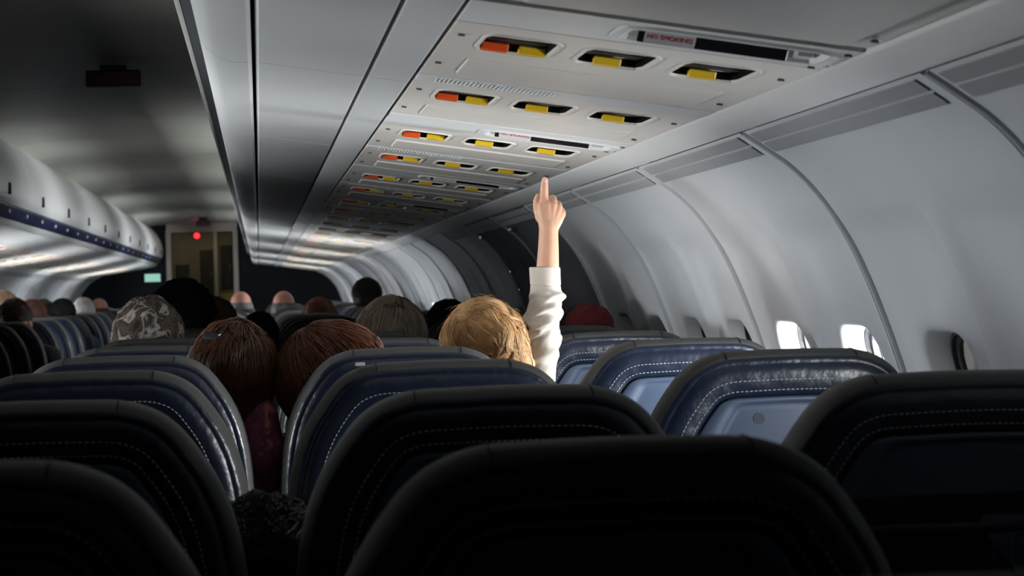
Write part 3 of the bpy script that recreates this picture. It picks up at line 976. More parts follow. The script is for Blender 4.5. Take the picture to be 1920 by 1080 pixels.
def arm_mesh(x):
    bm = bmesh.new(); box(bm, x - 0.021, x + 0.021, 0.155, 0.56, 0.60, 0.645, 0.012, 3)
    box(bm, x - 0.012, x + 0.012, 0.18, 0.24, 0.38, 0.61, 0.004, 1)
    return bm_obj('armrest', bm, M['arm'], None)
armL, armR = arm_mesh(-0.253), arm_mesh(0.253)
def leg_mesh(x):
    bm = bmesh.new()
    box(bm, x - 0.018, x + 0.018, 0.24, 0.28, 0.0, 0.34, 0.004, 1); box(bm, x - 0.018, x + 0.018, 0.56, 0.60, 0.0, 0.34, 0.004, 1)
    box(bm, x - 0.015, x + 0.015, 0.22, 0.62, 0.0, 0.02, 0.004, 1)
    return bm_obj('leg', bm, M['metal'], None)
legs = [leg_mesh(-0.14), leg_mesh(0.14)]
def make_pouch():
    bm = bmesh.new()
    def q(x, d, z): return bm.verts.new(lean(x, d, z))
    cols = [(-0.15, 0.0), (-0.11, -0.022), (0.0, -0.030), (0.11, -0.022), (0.15, 0.0)]
    top = [q(x, d, -0.168) for x, d in cols]; bot = [q(x * 0.97, d * 0.9, -0.50) for x, d in cols]
    for i in range(4): bm.faces.new((top[i], top[i + 1], bot[i + 1], bot[i]))
    bmesh.ops.solidify(bm, geom=bm.faces[:], thickness=0.003)
    p = bm_obj('literature_pocket', bm, M['pouch'], None)
    vs = []; fs = []
    for x, d in cols:
        for dd, dz in ((0.002, -0.167), (-0.004, -0.162), (-0.006, -0.169), (-0.003, -0.175)): vs.append(lean(x, d + dd, dz))
    for k in range(4):
        for i in range(4): fs.append((k * 4 + i, k * 4 + (i + 1) % 4, k * 4 + 4 + (i + 1) % 4, k * 4 + 4 + i))
    l = mesh_obj('pocket_lip', vs, fs, M['band'], p)
    bm = bmesh.new()
    a = [bm.verts.new(lean(x, 0.0005, z)) for x, z in ((-0.135, -0.164), (0.135, -0.164), (0.125, -0.134), (-0.125, -0.134))]
    bm.faces.new(a); bmesh.ops.solidify(bm, geom=bm.faces[:], thickness=0.004)
    b = bm_obj('bumper_strip', bm, M['brown'], p)
    return p
pouch = make_pouch()

COLS = {'M': 0.258, 'L': -0.248, 'W': 0.764, 'P': -1.270, 'Q': -1.776}
CNAME = {'M': 'middle seat of the right-hand three', 'L': 'aisle seat of the right-hand three', 'W': 'window seat by the right wall', 'P': 'aisle seat of the left-hand pair', 'Q': 'window seat of the left-hand pair'}
PITCH, YA = 0.79, 1.58
root_protos = [backrest, bpanel, stitch, seams[0], seams[1], cush, armL, armR, legs[0], legs[1]]
seats = {}
def add_seat(col, n):
    t = empty('airline_seat', (COLS[col], YA + PITCH * n, 0))
    dz = {-1: -0.015, 0: -0.011, 1: -0.005}.get(n, 0.0) if col in 'MLW' else 0.0
    def c(src, parent=t):
        o = bpy.data.objects.new(src.name.split('.')[0], src.data); C.objects.link(o); o.parent = parent
        if 'kind' in src.keys(): o['kind'] = src['kind']
        return o
    b = c(backrest); pn = c(bpanel); up = [b, pn]
    if n < 9 and col in 'MLW':
        up += [c(stitch), c(seams[0]), c(seams[1])]
    c(cush)
    if col in ('L', 'Q'): c(armL)
    c(armR)
    c(legs[0]); c(legs[1])
    if n <= 1 and col in 'MLW':
        p = c(pouch); up.append(p)
        for ch in pouch.children: c(ch, p)
    for o in up: o.location.z = dz
    seats[(col, n)] = t
    return t
for n in range(-1, 31):
    for col in 'LMWPQ':
        if col == 'W' and n < 1: continue
        t = add_seat(col, n)
        if n < 0 or (col in 'PQ' and n < 9): lab, g = 'navy airline seat, %s, outside the picture beside the camera' % CNAME[col], 'seats out of view ' + col
        elif col in 'MLW':
            lab = 'navy airline seat, %s, %s row from the camera' % (CNAME[col], ORD[n])
            if col == 'W' and 2 <= n <= 4: lab = 'navy seat with daylit blue back panel, %s, %s row from camera' % ('by the right wall', ORD[n])
            g = 'right-hand seats'
        else:
            lab, g = 'navy airline seat, %s, %s visible row from the picture edge' % (CNAME[col], ORD[n - 9]), 'left-hand seats'
        tag(t, lab, 'seat', g)
for o in root_protos: bpy.data.objects.remove(o)
for ch in list(pouch.children): bpy.data.objects.remove(ch)
bpy.data.objects.remove(pouch)
# dark round smudge on the third window seat
w2 = seats[('W', 2)]
bm = bmesh.new(); bmesh.ops.create_circle(bm, cap_ends=True, segments=18, radius=0.0085)
s_ = bm_obj('smudge', bm, M['stain'], w2)
s_.rotation_euler = (math.pi / 2 + 0.158, 0, 0); s_.location = lean(-0.050, 0.0032, -0.098)
s_['label'] = 'dark round smudge'
# folded card in the pocket of the second window seat
cardt = empty('safety_card', seats[('W', 1)].location)
bm = bmesh.new(); a = [bm.verts.new(lean(x, d, z)) for x, d, z in ((0.0, -0.012, -0.43), (0.125, -0.012, -0.43), (0.125, -0.030, -0.155), (0.012, -0.030, -0.155))]
bm.faces.new(a); bmesh.ops.solidify(bm, geom=bm.faces[:], thickness=0.002)
cf = bm_obj('card', bm, M['paper'], cardt)
cf.location.z = -0.005
tt = text_mesh('lettering', 'MD-88', 0.034, M['ink'], cf, lean(0.022, -0.0300, -0.195), (math.pi / 2 + 0.05, 0, 0), 1.0, 1.3, 'LEFT')
tag(cardt, 'dark printed folded card standing in the seat pocket at lower right corner', 'card')
# small white tab on the shoulder of the third middle seat
tb = box_obj('white_tab', (-0.007, 0.007, -0.004, 0.004, -0.0025, 0.0025), M['label'], seats[('M', 2)], 0.001)
tb.location = px(675, 683, 3.19) - seats[('M', 2)].location
tb['label'] = 'small white tab'
# ------------------------------------------------------------------ people
def capsule(bm, a, b, ra, rb, seg=12, sq=(1, 1, 1)):
    """tapered capsule from a to b"""
    a = Vector(a); b = Vector(b)
    d = b - a
    L = max(d.length, 1e-6); t = d / L
    q = t.to_track_quat('Z', 'Y')
    rows = []
    prof = [(-ra, 0.02)] + [(-ra * math.cos(u), ra * math.sin(u)) for u in (0.5, 1.0)] + [(0, ra), (L, rb)] + [(L + rb * math.sin(u), rb * math.cos(u)) for u in (0.5, 1.05)] + [(L + rb, 0.02 * rb)]
    prof[0] = (-ra, 0.02 * ra)
    for z, r in prof:
        rows.append([bm.verts.new(a + q @ Vector((r * math.cos(2 * math.pi * i / seg), r * math.sin(2 * math.pi * i / seg), z))) for i in range(seg)])
    for p, c in zip(rows, rows[1:]):
        for i in range(seg):
            j = (i + 1) % seg; bm.faces.new((p[i], p[j], c[j], c[i]))
    bm.faces.new(rows[0][::-1]); bm.faces.new(rows[-1])

def ball(bm, c, r, rot=None, u=20, v=14):
    res = bmesh.ops.create_uvsphere(bm, u_segments=u, v_segments=v, radius=1.0)
    c = Vector(c)
    for w in res['verts']:
        p = Vector((w.co.x * r[0], w.co.y * r[1], w.co.z * r[2]))
        if rot: p = rot @ p
        w.co = c + p

def fuse(name, bm, voxel, smooth_n, m, parent=None, warp=None):
    """weld overlapping shapes into one continuous skin"""
    me = bpy.data.meshes.new('tmp'); bmesh.ops.recalc_face_normals(bm, faces=bm.faces); bm.to_mesh(me); bm.free()
    ob = bpy.data.objects.new('tmp', me); C.objects.link(ob)
    r = ob.modifiers.new('r', 'REMESH'); r.mode = 'VOXEL'; r.voxel_size = voxel; r.use_smooth_shade = True
    if smooth_n:
        s = ob.modifiers.new('s', 'SMOOTH'); s.factor = 0.5; s.iterations = smooth_n
    bpy.context.view_layer.update()
    dg = bpy.context.evaluated_depsgraph_get()
    out = bpy.data.meshes.new_from_object(ob.evaluated_get(dg))
    bpy.data.objects.remove(ob); bpy.data.meshes.remove(me)
    out.name = name
    if warp:
        for v in out.vertices: v.co = warp(v.co)
    out.materials.clear(); out.materials.append(m)
    out.polygons.foreach_set('use_smooth', [True] * len(out.polygons))
    return link(name, out, parent)

def head_shapes(bm, c, s=1.0, rot=None):
    """skull, jaw, nose, ears, lips and brow around the head centre; the face looks along +y"""
    rot = rot or Matrix.Identity(3)
    def P(x, y, z): return Vector(c) + rot @ Vector((x * s, y * s, z * s))
    R = lambda *r: tuple(k * s for k in r)
    ball(bm, P(0, -0.008, 0.025), R(0.074, 0.094, 0.088), rot)
    ball(bm, P(0, 0.030, -0.040), R(0.056, 0.060, 0.072), rot)
    ball(bm, P(0, 0.060, -0.085), R(0.026, 0.024, 0.022), rot)
    ball(bm, P(0, 0.098, -0.020), R(0.013, 0.020, 0.016), rot)
    capsule(bm, P(0, 0.085, 0.012), P(0, 0.100, -0.016), 0.008 * s, 0.011 * s)
    capsule(bm, P(-0.030, 0.080, 0.022), P(0.030, 0.080, 0.022), 0.012 * s, 0.012 * s)
    capsule(bm, P(-0.018, 0.084, -0.052), P(0.018, 0.084, -0.052), 0.008 * s, 0.008 * s)
    for sx in (-1, 1):
        ball(bm, P(sx * 0.077, 0.0, -0.010), R(0.010, 0.020, 0.031), rot)
        ball(bm, P(sx * 0.030, 0.078, 0.004), R(0.013, 0.012, 0.010), rot)

def hand_shapes(bm, w, d, s, side):
    """relaxed hand: palm, four fingers of unequal length, thumb at the side"""
    w = Vector(w); d = Vector(d).normalized()
    lat = Vector((0, 0, 1)).cross(d).normalized() * -side
    nrm = Vector((0, 0, -1))
    for k, (o, L) in enumerate(((-0.026, 0.070), (-0.009, 0.078), (0.009, 0.072), (0.026, 0.056))):
        kn = w + d * 0.085 * s + lat * o * s
        capsule(bm, w + lat * o * 0.5 * s, kn, 0.014 * s, 0.0105 * s, 8)
        m1 = kn + d * L * 0.5 * s + nrm * 0.012 * s
        capsule(bm, kn, m1, 0.0095 * s, 0.0085 * s, 8)
        capsule(bm, m1, m1 + d * L * 0.35 * s + nrm * 0.026 * s, 0.0085 * s, 0.007 * s, 8)
    t0 = w + d * 0.03 * s - lat * 0.028 * s
    capsule(bm, w + d * 0.012 * s - lat * 0.01 * s, t0, 0.014 * s, 0.012 * s, 8)
    capsule(bm, t0, t0 + d * 0.045 * s - lat * 0.020 * s + nrm * 0.012 * s, 0.0115 * s, 0.0085 * s, 8)

# seated adult in the frame of the seat (origin on the floor below the back's rear face, facing +y)
HEADC = Vector((0, 0.205, 1.185))
def adult_shapes(bm):
    head_shapes(bm, HEADC)
    capsule(bm, (0, 0.215, 1.02), (0, 0.20, 1.13), 0.060, 0.052)
    capsule(bm, (0, 0.36, 0.56), (0, 0.27, 0.80), 0.15, 0.135)
    capsule(bm, (0, 0.27, 0.80), (0, 0.235, 0.95), 0.135, 0.11)
    capsule(bm, (-0.14, 0.235, 0.985), (0.14, 0.235, 0.985), 0.062, 0.062)
    for sx in (-1, 1):
        capsule(bm, (sx * 0.165, 0.24, 0.98), (sx * 0.205, 0.30, 0.72), 0.055, 0.043)
        capsule(bm, (sx * 0.205, 0.30, 0.72), (sx * 0.12, 0.52, 0.665), 0.042, 0.028)
        hand_shapes(bm, (sx * 0.12, 0.52, 0.665), (-sx * 0.35, 1, -0.1), 0.95, sx)
        capsule(bm, (sx * 0.09, 0.40, 0.555), (sx * 0.10, 0.82, 0.55), 0.088, 0.064)
        capsule(bm, (sx * 0.10, 0.82, 0.55), (sx * 0.10, 0.80, 0.09), 0.060, 0.038)
        capsule(bm, (sx * 0.10, 0.79, 0.055), (sx * 0.11, 0.96, 0.045), 0.042, 0.036)
def shirt_shapes(bm):
    capsule(bm, (0, 0.36, 0.56), (0, 0.27, 0.80), 0.160, 0.147)
    capsule(bm, (0, 0.27, 0.80), (0, 0.235, 0.95), 0.147, 0.122)
    capsule(bm, (-0.14, 0.235, 0.985), (0.14, 0.235, 0.985), 0.074, 0.074)
    capsule(bm, (0, 0.222, 1.00), (0, 0.212, 1.055), 0.085, 0.066)
    for sx in (-1, 1):
        capsule(bm, (sx * 0.165, 0.24, 0.98), (sx * 0.205, 0.30, 0.72), 0.067, 0.056)
        capsule(bm, (sx * 0.205, 0.30, 0.72), (sx * 0.145, 0.45, 0.682), 0.054, 0.042)

rng = random.Random(7)
def hair_cap(name, c, rad, rot, m_base, parent, cover=2.0, wob=0.05, fr=9.0, back_only=True, seed=0):
    """closed shell of hair over skull and nape, open over the face"""
    vs, fs = [], []
    U, V = 40, 24
    for j in range(V + 1):
        th = cover * j / V
        for i in range(U):
            ph = 2 * math.pi * i / U
            d = Vector((math.sin(th) * math.cos(ph), math.sin(th) * math.sin(ph), math.cos(th)))
            # shorter at the face (+y)
            f = max(0.0, d.y) * sstep(1.0, 1.9, th)
            k = 1.0 + wob * noise.noise(d * 3.1 + Vector((seed, 0, 0))) + wob * 0.35 * noise.noise(Vector((ph * fr, th * 1.5, seed)))
            k *= (1.0 - 0.42 * f)
            p = Vector((d.x * rad[0], d.y * rad[1], d.z * rad[2])) * k
            vs.append(Vector(c) + rot @ p)
    for j in range(V):
        for i in range(U):
            i2 = (i + 1) % U; fs.append((j * U + i, (j + 1) * U + i, (j + 1) * U + i2, j * U + i2))
    fs.append(tuple(V * U + i for i in range(U)))
    return mesh_obj(name, vs, fs, m_base, parent)

def strands(name, paths, r, m, parent):
    vs, fs = [], []
    for pts in paths:
        n = len(pts); b = len(vs)
        for k, p in enumerate(pts):
            t = (pts[min(k + 1, n - 1)] - pts[max(k - 1, 0)])
            t = t.normalized() if t.length > 1e-9 else Vector((0, 0, 1))
            a = t.orthogonal().normalized(); c_ = t.cross(a)
            rr = r * (1.0 if k < n - 1 else 0.25)
            for i in range(3):
                an = 2 * math.pi * i / 3
                vs.append(p + a * (rr * math.cos(an)) + c_ * (rr * math.sin(an)))
        for k in range(n - 1):
            for i in range(3):
                j = (i + 1) % 3; fs.append((b + 3 * k + i, b + 3 * k + j, b + 3 * k + 3 + j, b + 3 * k + 3 + i))
    o = mesh_obj(name, vs, fs, m, parent); o['kind'] = 'stuff'
    return o

def flow_paths(c, rad, rot, count, length, wave, lift, seed, crown=(0.0, -0.25, 1.0), drop=0.0, curl=0.0, steps=13, frizz=0.0):
    """hair lines that run from the crown down over the skull"""
    rg = random.Random(seed)
    c = Vector(c); out = []
    cr = Vector(crown).normalized()
    q = cr.to_track_quat('Z', 'Y')
    for _ in range(count):
        ph = rg.uniform(0, 2 * math.pi); t0 = rg.uniform(0.03, 1.2) ** 1.0; L = length * rg.uniform(0.6, 1.1)
        kk = 1.0 + lift * rg.random() ; pts = []
        w = rg.uniform(0.6, 1.6); o = rg.uniform(0, 6.28)
        for s in range(steps):
            f = s / (steps - 1)
            th = t0 + L * f
            p2 = ph + curl * f + wave * math.sin(o + f * 5 * w) * (0.3 + f)
            d = q @ Vector((math.sin(th) * math.cos(p2), math.sin(th) * math.sin(p2), math.cos(th)))
            k = kk * (1.0 + 0.045 * noise.noise(d * 4.0 + Vector((seed, 0, 0))) + frizz * rg.uniform(-1, 1))
            p = Vector((d.x * rad[0], d.y * rad[1], d.z * rad[2])) * k
            if th > 1.75: p.z -= drop * (th - 1.75)
            pts.append(c + rot @ p)
        out.append(pts)
    return out

H = {}
def hairs(key, dark, light):
    H[key] = (mat('hair_base_' + key, dark, 0.7), hair_mat('hair_' + key, dark, light, 0.75 if key == 'dark' else 0.45))
hairs('blond', (0.34, 0.155, 0.05), (0.78, 0.50, 0.25))
hairs('auburn', (0.030, 0.008, 0.003), (0.16, 0.045, 0.014))
hairs('brown', (0.022, 0.008, 0.004), (0.10, 0.034, 0.012))
hairs('dark', (0.004, 0.0035, 0.0035), (0.012, 0.009, 0.007))
hairs('ash', (0.10, 0.075, 0.055), (0.28, 0.22, 0.17))
hairs('grey', (0.16, 0.15, 0.15), (0.42, 0.41, 0.41))
hairs('sandy', (0.14, 0.085, 0.045), (0.32, 0.21, 0.12))
hairs('ginger', (0.12, 0.035, 0.012), (0.34, 0.13, 0.05))
M['scarf'] = pattern_mat('headscarf_print', [(0.012, 0.010, 0.009), (0.05, 0.030, 0.020), (0.09, 0.06, 0.04), (0.012, 0.010, 0.009), (0.36, 0.33, 0.30), (0.03, 0.02, 0.015)], 20)
M['purple'] = pattern_mat('blouse_plum_print', [(0.030, 0.004, 0.016), (0.11, 0.012, 0.035), (0.035, 0.006, 0.03), (0.26, 0.06, 0.05)], 30)
M['red_cloth'] = mat('red_cloth', (0.11, 0.006, 0.009), 0.9, bump=(120, 0.3, 0.003))
M['white_shirt'] = mat('shirt_pale', (0.30, 0.30, 0.31), 0.9)
M['dark_shirt'] = mat('shirt_dark', (0.02, 0.022, 0.03), 0.9)
M['blue_shirt'] = mat('shirt_blue', (0.04, 0.06, 0.11), 0.9)

_bm = bmesh.new(); adult_shapes(_bm); body0 = fuse('body', _bm, 0.008, 3, M['skin'])
_bm = bmesh.new(); shirt_shapes(_bm); shirt0 = fuse('shirt', _bm, 0.010, 4, M['dark_shirt'])

def person(head_px, Y, lab, hair='dark', style='short', shirt='dark_shirt', scale=1.0, skin='skin', tilt=0.0, size=1.0, col=None, extra=None, n_str=500, yaw=0.0):
    """seated passenger; the head centre is put at the given picture point at distance Y"""
    row = round((Y - HEADC.y - YA) / PITCH)
    Y = YA + PITCH * row + HEADC.y          # sits in a row of seats
    hp = px(head_px[0], head_px[1], Y)
    sx = scale
    xs = min(COLS.values(), key=lambda v: abs(v - hp.x)) if col is None else COLS[col]
    base = Vector((xs, hp.y - HEADC.y * sx, 0))
    # the torso leans sideways from the hips and is as tall as the picture asks
    dx = hp.x - xs
    hz = hp.z
    hip = 0.55
    kz = (hz - hip) / (HEADC.z - hip)
    rot = Matrix.Rotation(tilt, 3, 'Y') @ Matrix.Rotation(yaw, 3, 'Z')
    def warp(v):
        v = Vector(v)
        w = sstep(0.5, 1.12, v.z)
        z = v.z if v.z < hip else hip + (v.z - hip) * (kz if v.z < 1.08 else kz)
        if v.z > 1.08:     # the head keeps its size
            p = v - HEADC
            p = rot @ (p * size)
            return Vector((dx + p.x, HEADC.y + p.y, hz + p.z))
        return Vector((v.x + dx * w, v.y, z))
    t = empty('person', base)
    def cp(src, m, nm):
        me = src.data.copy(); me.materials.clear(); me.materials.append(m)
        for v in me.vertices: v.co = warp(v.co)
        return link(nm, me, t)
    cp(body0, M[skin], 'body')
    cp(shirt0, M[shirt], 'shirt')
    c = Vector((dx, HEADC.y, hz)) + rot @ (Vector((0, -0.012, 0.020)) * size)
    S = size
    mb, ms = H.get(hair, (None, None))
    sd = int(head_px[0])
    if style == 'short':
        hair_cap('hair', c, (0.084 * S, 0.104 * S, 0.098 * S), rot, mb, t, 1.75, 0.05, seed=sd)
        strands('hair_strands', flow_paths(c, (0.085 * S, 0.105 * S, 0.099 * S), rot, n_str, 1.0, 0.08, 0.03, sd, frizz=0.006), 0.0009, ms, t)
    elif style == 'long':
        hair_cap('hair', c, (0.090 * S, 0.108 * S, 0.104 * S), rot, mb, t, 2.1, 0.06, seed=sd)
        strands('hair_strands', flow_paths(c, (0.091 * S, 0.109 * S, 0.105 * S), rot, n_str, 1.9, 0.10, 0.06, sd, drop=0.16 * S, curl=0.25), 0.0009, ms, t)
    elif style == 'curly':
        hair_cap('hair', c, (0.100 * S, 0.112 * S, 0.110 * S), rot, mb, t, 2.5, 0.10, seed=sd)
        strands('hair_strands', flow_paths(c, (0.100 * S, 0.112 * S, 0.110 * S), rot, n_str, 0.5, 0.5, 0.08, sd, frizz=0.03), 0.0012, ms, t)
    elif style == 'fringe':       # bald crown, hair round the sides
        o = hair_cap('hair', c + Vector((0, -0.004, -0.030 * S)), (0.084 * S, 0.100 * S, 0.078 * S), rot, mb, t, 1.9, 0.05, seed=sd)
        strands('hair_strands', flow_paths(c + Vector((0, 0, -0.030 * S)), (0.084 * S, 0.100 * S, 0.079 * S), rot, 300, 0.8, 0.08, 0.03, sd), 0.0009, ms, t)
    elif style == 'cloth':
        o = hair_cap('headscarf' if hair == 'scarf' else 'knit_cap', c, (0.094 * S, 0.112 * S, 0.106 * S), rot, M[hair], t, 2.05, 0.10, fr=3.0, seed=sd)
    if extra: extra(t, c, rot)
    tag(t, lab, 'person')
    return t

def clip(t, c, rot):
    bm = bmesh.new(); box(bm, -0.022, 0.022, -0.005, 0.005, -0.007, 0.007, 0.003, 2)
    k = bm_obj('hair_clip', bm, M['seam'], t); k.location = px(403, 632, 4.085) - t.location; k.rotation_euler = (-0.7, 0.2, -0.35)
    bm = bmesh.new(); bmesh.ops.create_uvsphere(bm, u_segments=8, v_segments=6, radius=0.003)
    s_ = bm_obj('rivet', bm, M['chrome'], k, True); s_.location = (0.010, -0.005, 0.003)
    bm = bmesh.new()
    a = px(474, 786, 4.12) - t.location; b = px(486, 860, 4.10) - t.location; d = px(500, 960, 4.14) - t.location
    capsule(bm, a, b, 0.048, 0.050); capsule(bm, b, d, 0.050, 0.046); capsule(bm, a, a + Vector((-0.10, 0.03, -0.05)), 0.048, 0.06)
    fuse('blouse_sleeve', bm, 0.005, 4, M['purple'], t)
def goggles(t, c, rot):
    bm = bmesh.new(); bmesh.ops.create_cone(bm, cap_ends=False, segments=28, radius1=0.094, radius2=0.090, depth=0.030)
    for v in bm.verts: v.co.y *= 1.18
    bmesh.ops.solidify(bm, geom=bm.faces[:], thickness=0.004)
    k = bm_obj('head_strap', bm, M['seam'], t); k.location = c + Vector((0, 0, -0.050))

person((640, 724), 4.24, 'woman with auburn hair leaning over the seat gap, left of the blond child', 'auburn', 'long', 'dark_shirt', tilt=-0.25, col='M', size=0.98, n_str=1500, yaw=-1.15)
person((432, 712), 4.24, 'woman with brown hair and a clip, plum patterned blouse, leaning into the gap', 'brown', 'long', 'purple', tilt=0.22, col='L', extra=clip, size=0.88, n_str=1300)
person((276, 646), 5.85, 'person in a patterned black, brown and grey headscarf', 'scarf', 'cloth', 'dark_shirt', tilt=0.1, col='L', size=0.98)
person((343, 606), 7.4, 'person with large dark hair just right of the headscarf wearer', 'dark', 'curly', 'dark_shirt', col='L', size=1.05)
person((398, 622), 8.25, 'person with sandy hair, right of the large dark-haired head', 'sandy', 'long', 'white_shirt', col='L', n_str=250)
person((728, 648), 5.9, 'person with ash blond straight hair behind the blond child', 'ash', 'long', 'dark_shirt', tilt=0.2, col='M', size=1.0, n_str=1300)
person((600, 602), 11.0, 'person with ginger hair in the middle rows', 'ginger', 'short', 'blue_shirt', col='M', n_str=250)
person((532, 577), 15.0, 'bald man with white side hair before the navy bulkhead', 'grey', 'fringe', 'white_shirt', skin='skin_pink', col='M')
person((452, 576), 15.8, 'bald man with a dark strap round his head, beside the doorway jamb', 'grey', 'fringe', 'dark_shirt', skin='skin_pink', col='L', extra=goggles)
person((688, 558), 15.0, 'person with round black curly hair against the pale far wall', 'dark', 'curly', 'dark_shirt', col='W', size=1.0)
person((487, 634), 8.4, 'person with reddish face leaning into the gap in the far rows', 'brown', 'short', 'white_shirt', skin='skin_pink', col='M', size=0.8, n_str=200)
person((842, 622), 8.2, 'person with dark hair low behind the seats left of the blond child', 'dark', 'short', 'dark_shirt', col='W', n_str=200)
person((1100, 634), 5.7, 'person in a dark red knitted cap leaning on the right wall', 'red_cloth', 'cloth', 'dark_shirt', tilt=0.25, col='W', size=0.72)
person((28, 604), 11.3, 'left-side passenger with dark brown hair nearest the left picture edge', 'brown', 'short', 'dark_shirt', col='P', n_str=250)
person((62, 598), 13.6, 'left-side passenger with reddish brown hair, second head from the left edge', 'auburn', 'short', 'dark_shirt', col='Q', n_str=200)
person((118, 594), 14.3, 'left-side passenger with short dark brown hair, third head from the left edge', 'dark', 'short', 'blue_shirt', col='P', n_str=200)
person((82, 592), 16.0, 'left-side passenger with black hair behind the third head', 'dark', 'short', 'dark_shirt', col='Q', n_str=150)
person((157, 588), 16.6, 'left-side passenger with grey hair, fourth head from the left edge', 'grey', 'short', 'white_shirt', col='P', n_str=150)
person((186, 585), 18.4, 'left-side passenger with bald pink head before the navy bulkhead', 'ginger', 'fringe', 'blue_shirt', skin='skin_pink', col='P')
person((8, 584), 13.0, 'left-side passenger with pale sandy hair cut by the left picture edge', 'sandy', 'short', 'white_shirt', col='Q', n_str=150)
person((500, 1105), 2.6, 'small child with dark curly hair, head low in the dark gap between near seats', 'dark', 'curly', 'dark_shirt', col='L', size=0.80, n_str=1200)
bpy.data.objects.remove(body0); bpy.data.objects.remove(shirt0)

# ------------------------------------------------------------------ the blond child pointing at the ceiling
CY = 4.25
def cpx(x, y, dy=0.0):
    p = px(x, y, CY); return Vector((p.x, p.y + dy, p.z))
U = CY / FPX                      # metres per pixel at the child
seat_m = COLS['M']
child = empty('person', (0.42, CY + 0.1, 0))
OFF = Vector(child.location)
def loc(v): return Vector(v) - OFF
hc = cpx(920, 662, 0.006)
hrot = Matrix.Rotation(-0.50, 3, 'Y')
neck = cpx(975, 735, 0.02)
sh_r = cpx(1012, 738, 0.02)
elbow = cpx(1014, 605, 0.01)
wrist = cpx(1028.5, 426, 0.0)
bm = bmesh.new()
head_shapes(bm, loc(hc), 0.76, hrot)
capsule(bm, loc(hc + Vector((0.03, 0, -0.06))), loc(neck), 0.036, 0.042)
tor = cpx(955, 800, 0.03); hipc = Vector((0.40, CY + 0.17, 0.56))
capsule(bm, loc(neck + Vector((-0.02, 0.01, -0.06))), loc(hipc), 0.085, 0.10)
capsule(bm, loc(neck), loc(sh_r), 0.042, 0.038)
capsule(bm, loc(sh_r), loc(elbow), 0.028, 0.024)
sh_l = neck + Vector((-0.12, 0.01, -0.075))
capsule(bm, loc(neck), loc(sh_l), 0.042, 0.038)
el_l = sh_l + Vector((-0.05, 0.06, -0.19)); wr_l = el_l + Vector((0.05, 0.16, -0.04))
capsule(bm, loc(sh_l), loc(el_l), 0.03, 0.025); capsule(bm, loc(el_l), loc(wr_l), 0.025, 0.018)
hand_shapes(bm, loc(wr_l), (0.2, 1, -0.2), 0.62, -1)
for sx in (-1, 1):
    hx = hipc + Vector((sx * 0.055, 0.02, -0.03))
    kn = hx + Vector((sx * 0.02, 0.27, 0.0))
    capsule(bm, loc(hx), loc(kn), 0.06, 0.046); capsule(bm, loc(kn), loc(kn + Vector((0, 0.02, -0.26))), 0.042, 0.03)
    capsule(bm, loc(kn + Vector((0, 0.02, -0.28))), loc(kn + Vector((0, 0.12, -0.29))), 0.03, 0.026)
# raised right forearm: flattened a little at the wrist
fore = [(1016, 600, 0.024), (1025, 520, 0.0225), (1027, 501, 0.0222), (1028, 470, 0.0205), (1028.5, 445, 0.0193), (1028.5, 424, 0.0187)]
for (x0, y0, r0), (x1, y1, r1) in zip(fore, fore[1:]):
    capsule(bm, loc(cpx(x0, y0)), loc(cpx(x1, y1)), r0 * 0.985, r1 * 0.985, 20)
# hand seen from its back: palm ...
W = cpx(1028.5, 424)
for x, y, r0, r1, dy in ((1017, 388, 0.0165, 0.0110, 0.0), (1026, 387, 0.0165, 0.0115, -0.002), (1036, 387, 0.0165, 0.0105, -0.002), (1045.5, 394, 0.0165, 0.0100, -0.001), (1052, 402, 0.0160, 0.0095, 0.001)):
    capsule(bm, loc(W + Vector(((x - 1028.5) * U * 0.25, 0, 0))), loc(cpx(x, y, dy)), r0, r1, 14)
# ... index finger stretched up
idx = [(1020.5, 384, 0.0, 0.0098), (1020.3, 366, 0.0, 0.0084), (1020.6, 351, -0.001, 0.0076), (1021.6, 338, 0.0, 0.0064)]
for (x0, y0, d0, r0), (x1, y1, d1, r1) in zip(idx, idx[1:]):
    capsule(bm, loc(cpx(x0, y0, d0)), loc(cpx(x1, y1, d1)), r0, r1, 14)
# ... three fingers folded forward into the palm
for mx, my, pxx, py, r in ((1036.5, 381, 1038.8, 371.5, 0.0084), (1046.8, 389, 1049.2, 382.5, 0.0078), (1053.2, 399, 1055.8, 394.0, 0.0072)):
    a = cpx(mx, my, 0.0); b = cpx(pxx, py, 0.024); c_ = cpx(pxx - 1.5, py + 16, 0.036); e = cpx(pxx - 4, py + 22, 0.020)
    capsule(bm, loc(a), loc(b), r * 1.08, r, 12); capsule(bm, loc(b), loc(c_), r, r * 0.92, 12); capsule(bm, loc(c_), loc(e), r * 0.92, r * 0.8, 12)
# ... thumb leaving the side of the palm and lying against the index finger
th = [(1016, 408, 0.004, 0.0125), (1009.5, 391, 0.010, 0.0092), (1008.5, 377, 0.014, 0.0080), (1011.5, 368, 0.016, 0.0066)]
for (x0, y0, d0, r0), (x1, y1, d1, r1) in zip(th, th[1:]):
    capsule(bm, loc(cpx(x0, y0, d0)), loc(cpx(x1, y1, d1)), r0, r1, 12)
fuse('body', bm, 0.0015, 3, M['skin'], child)
bm = bmesh.new(); ball(bm, (0, 0, 0), (0.0040, 0.0016, 0.0052))
nl = bm_obj('fingernail', bm, M['nail'], child, True); nl.location = loc(cpx(1021.8, 337.5, -0.0058)); nl.rotation_euler = (-0.15, 0, 0)

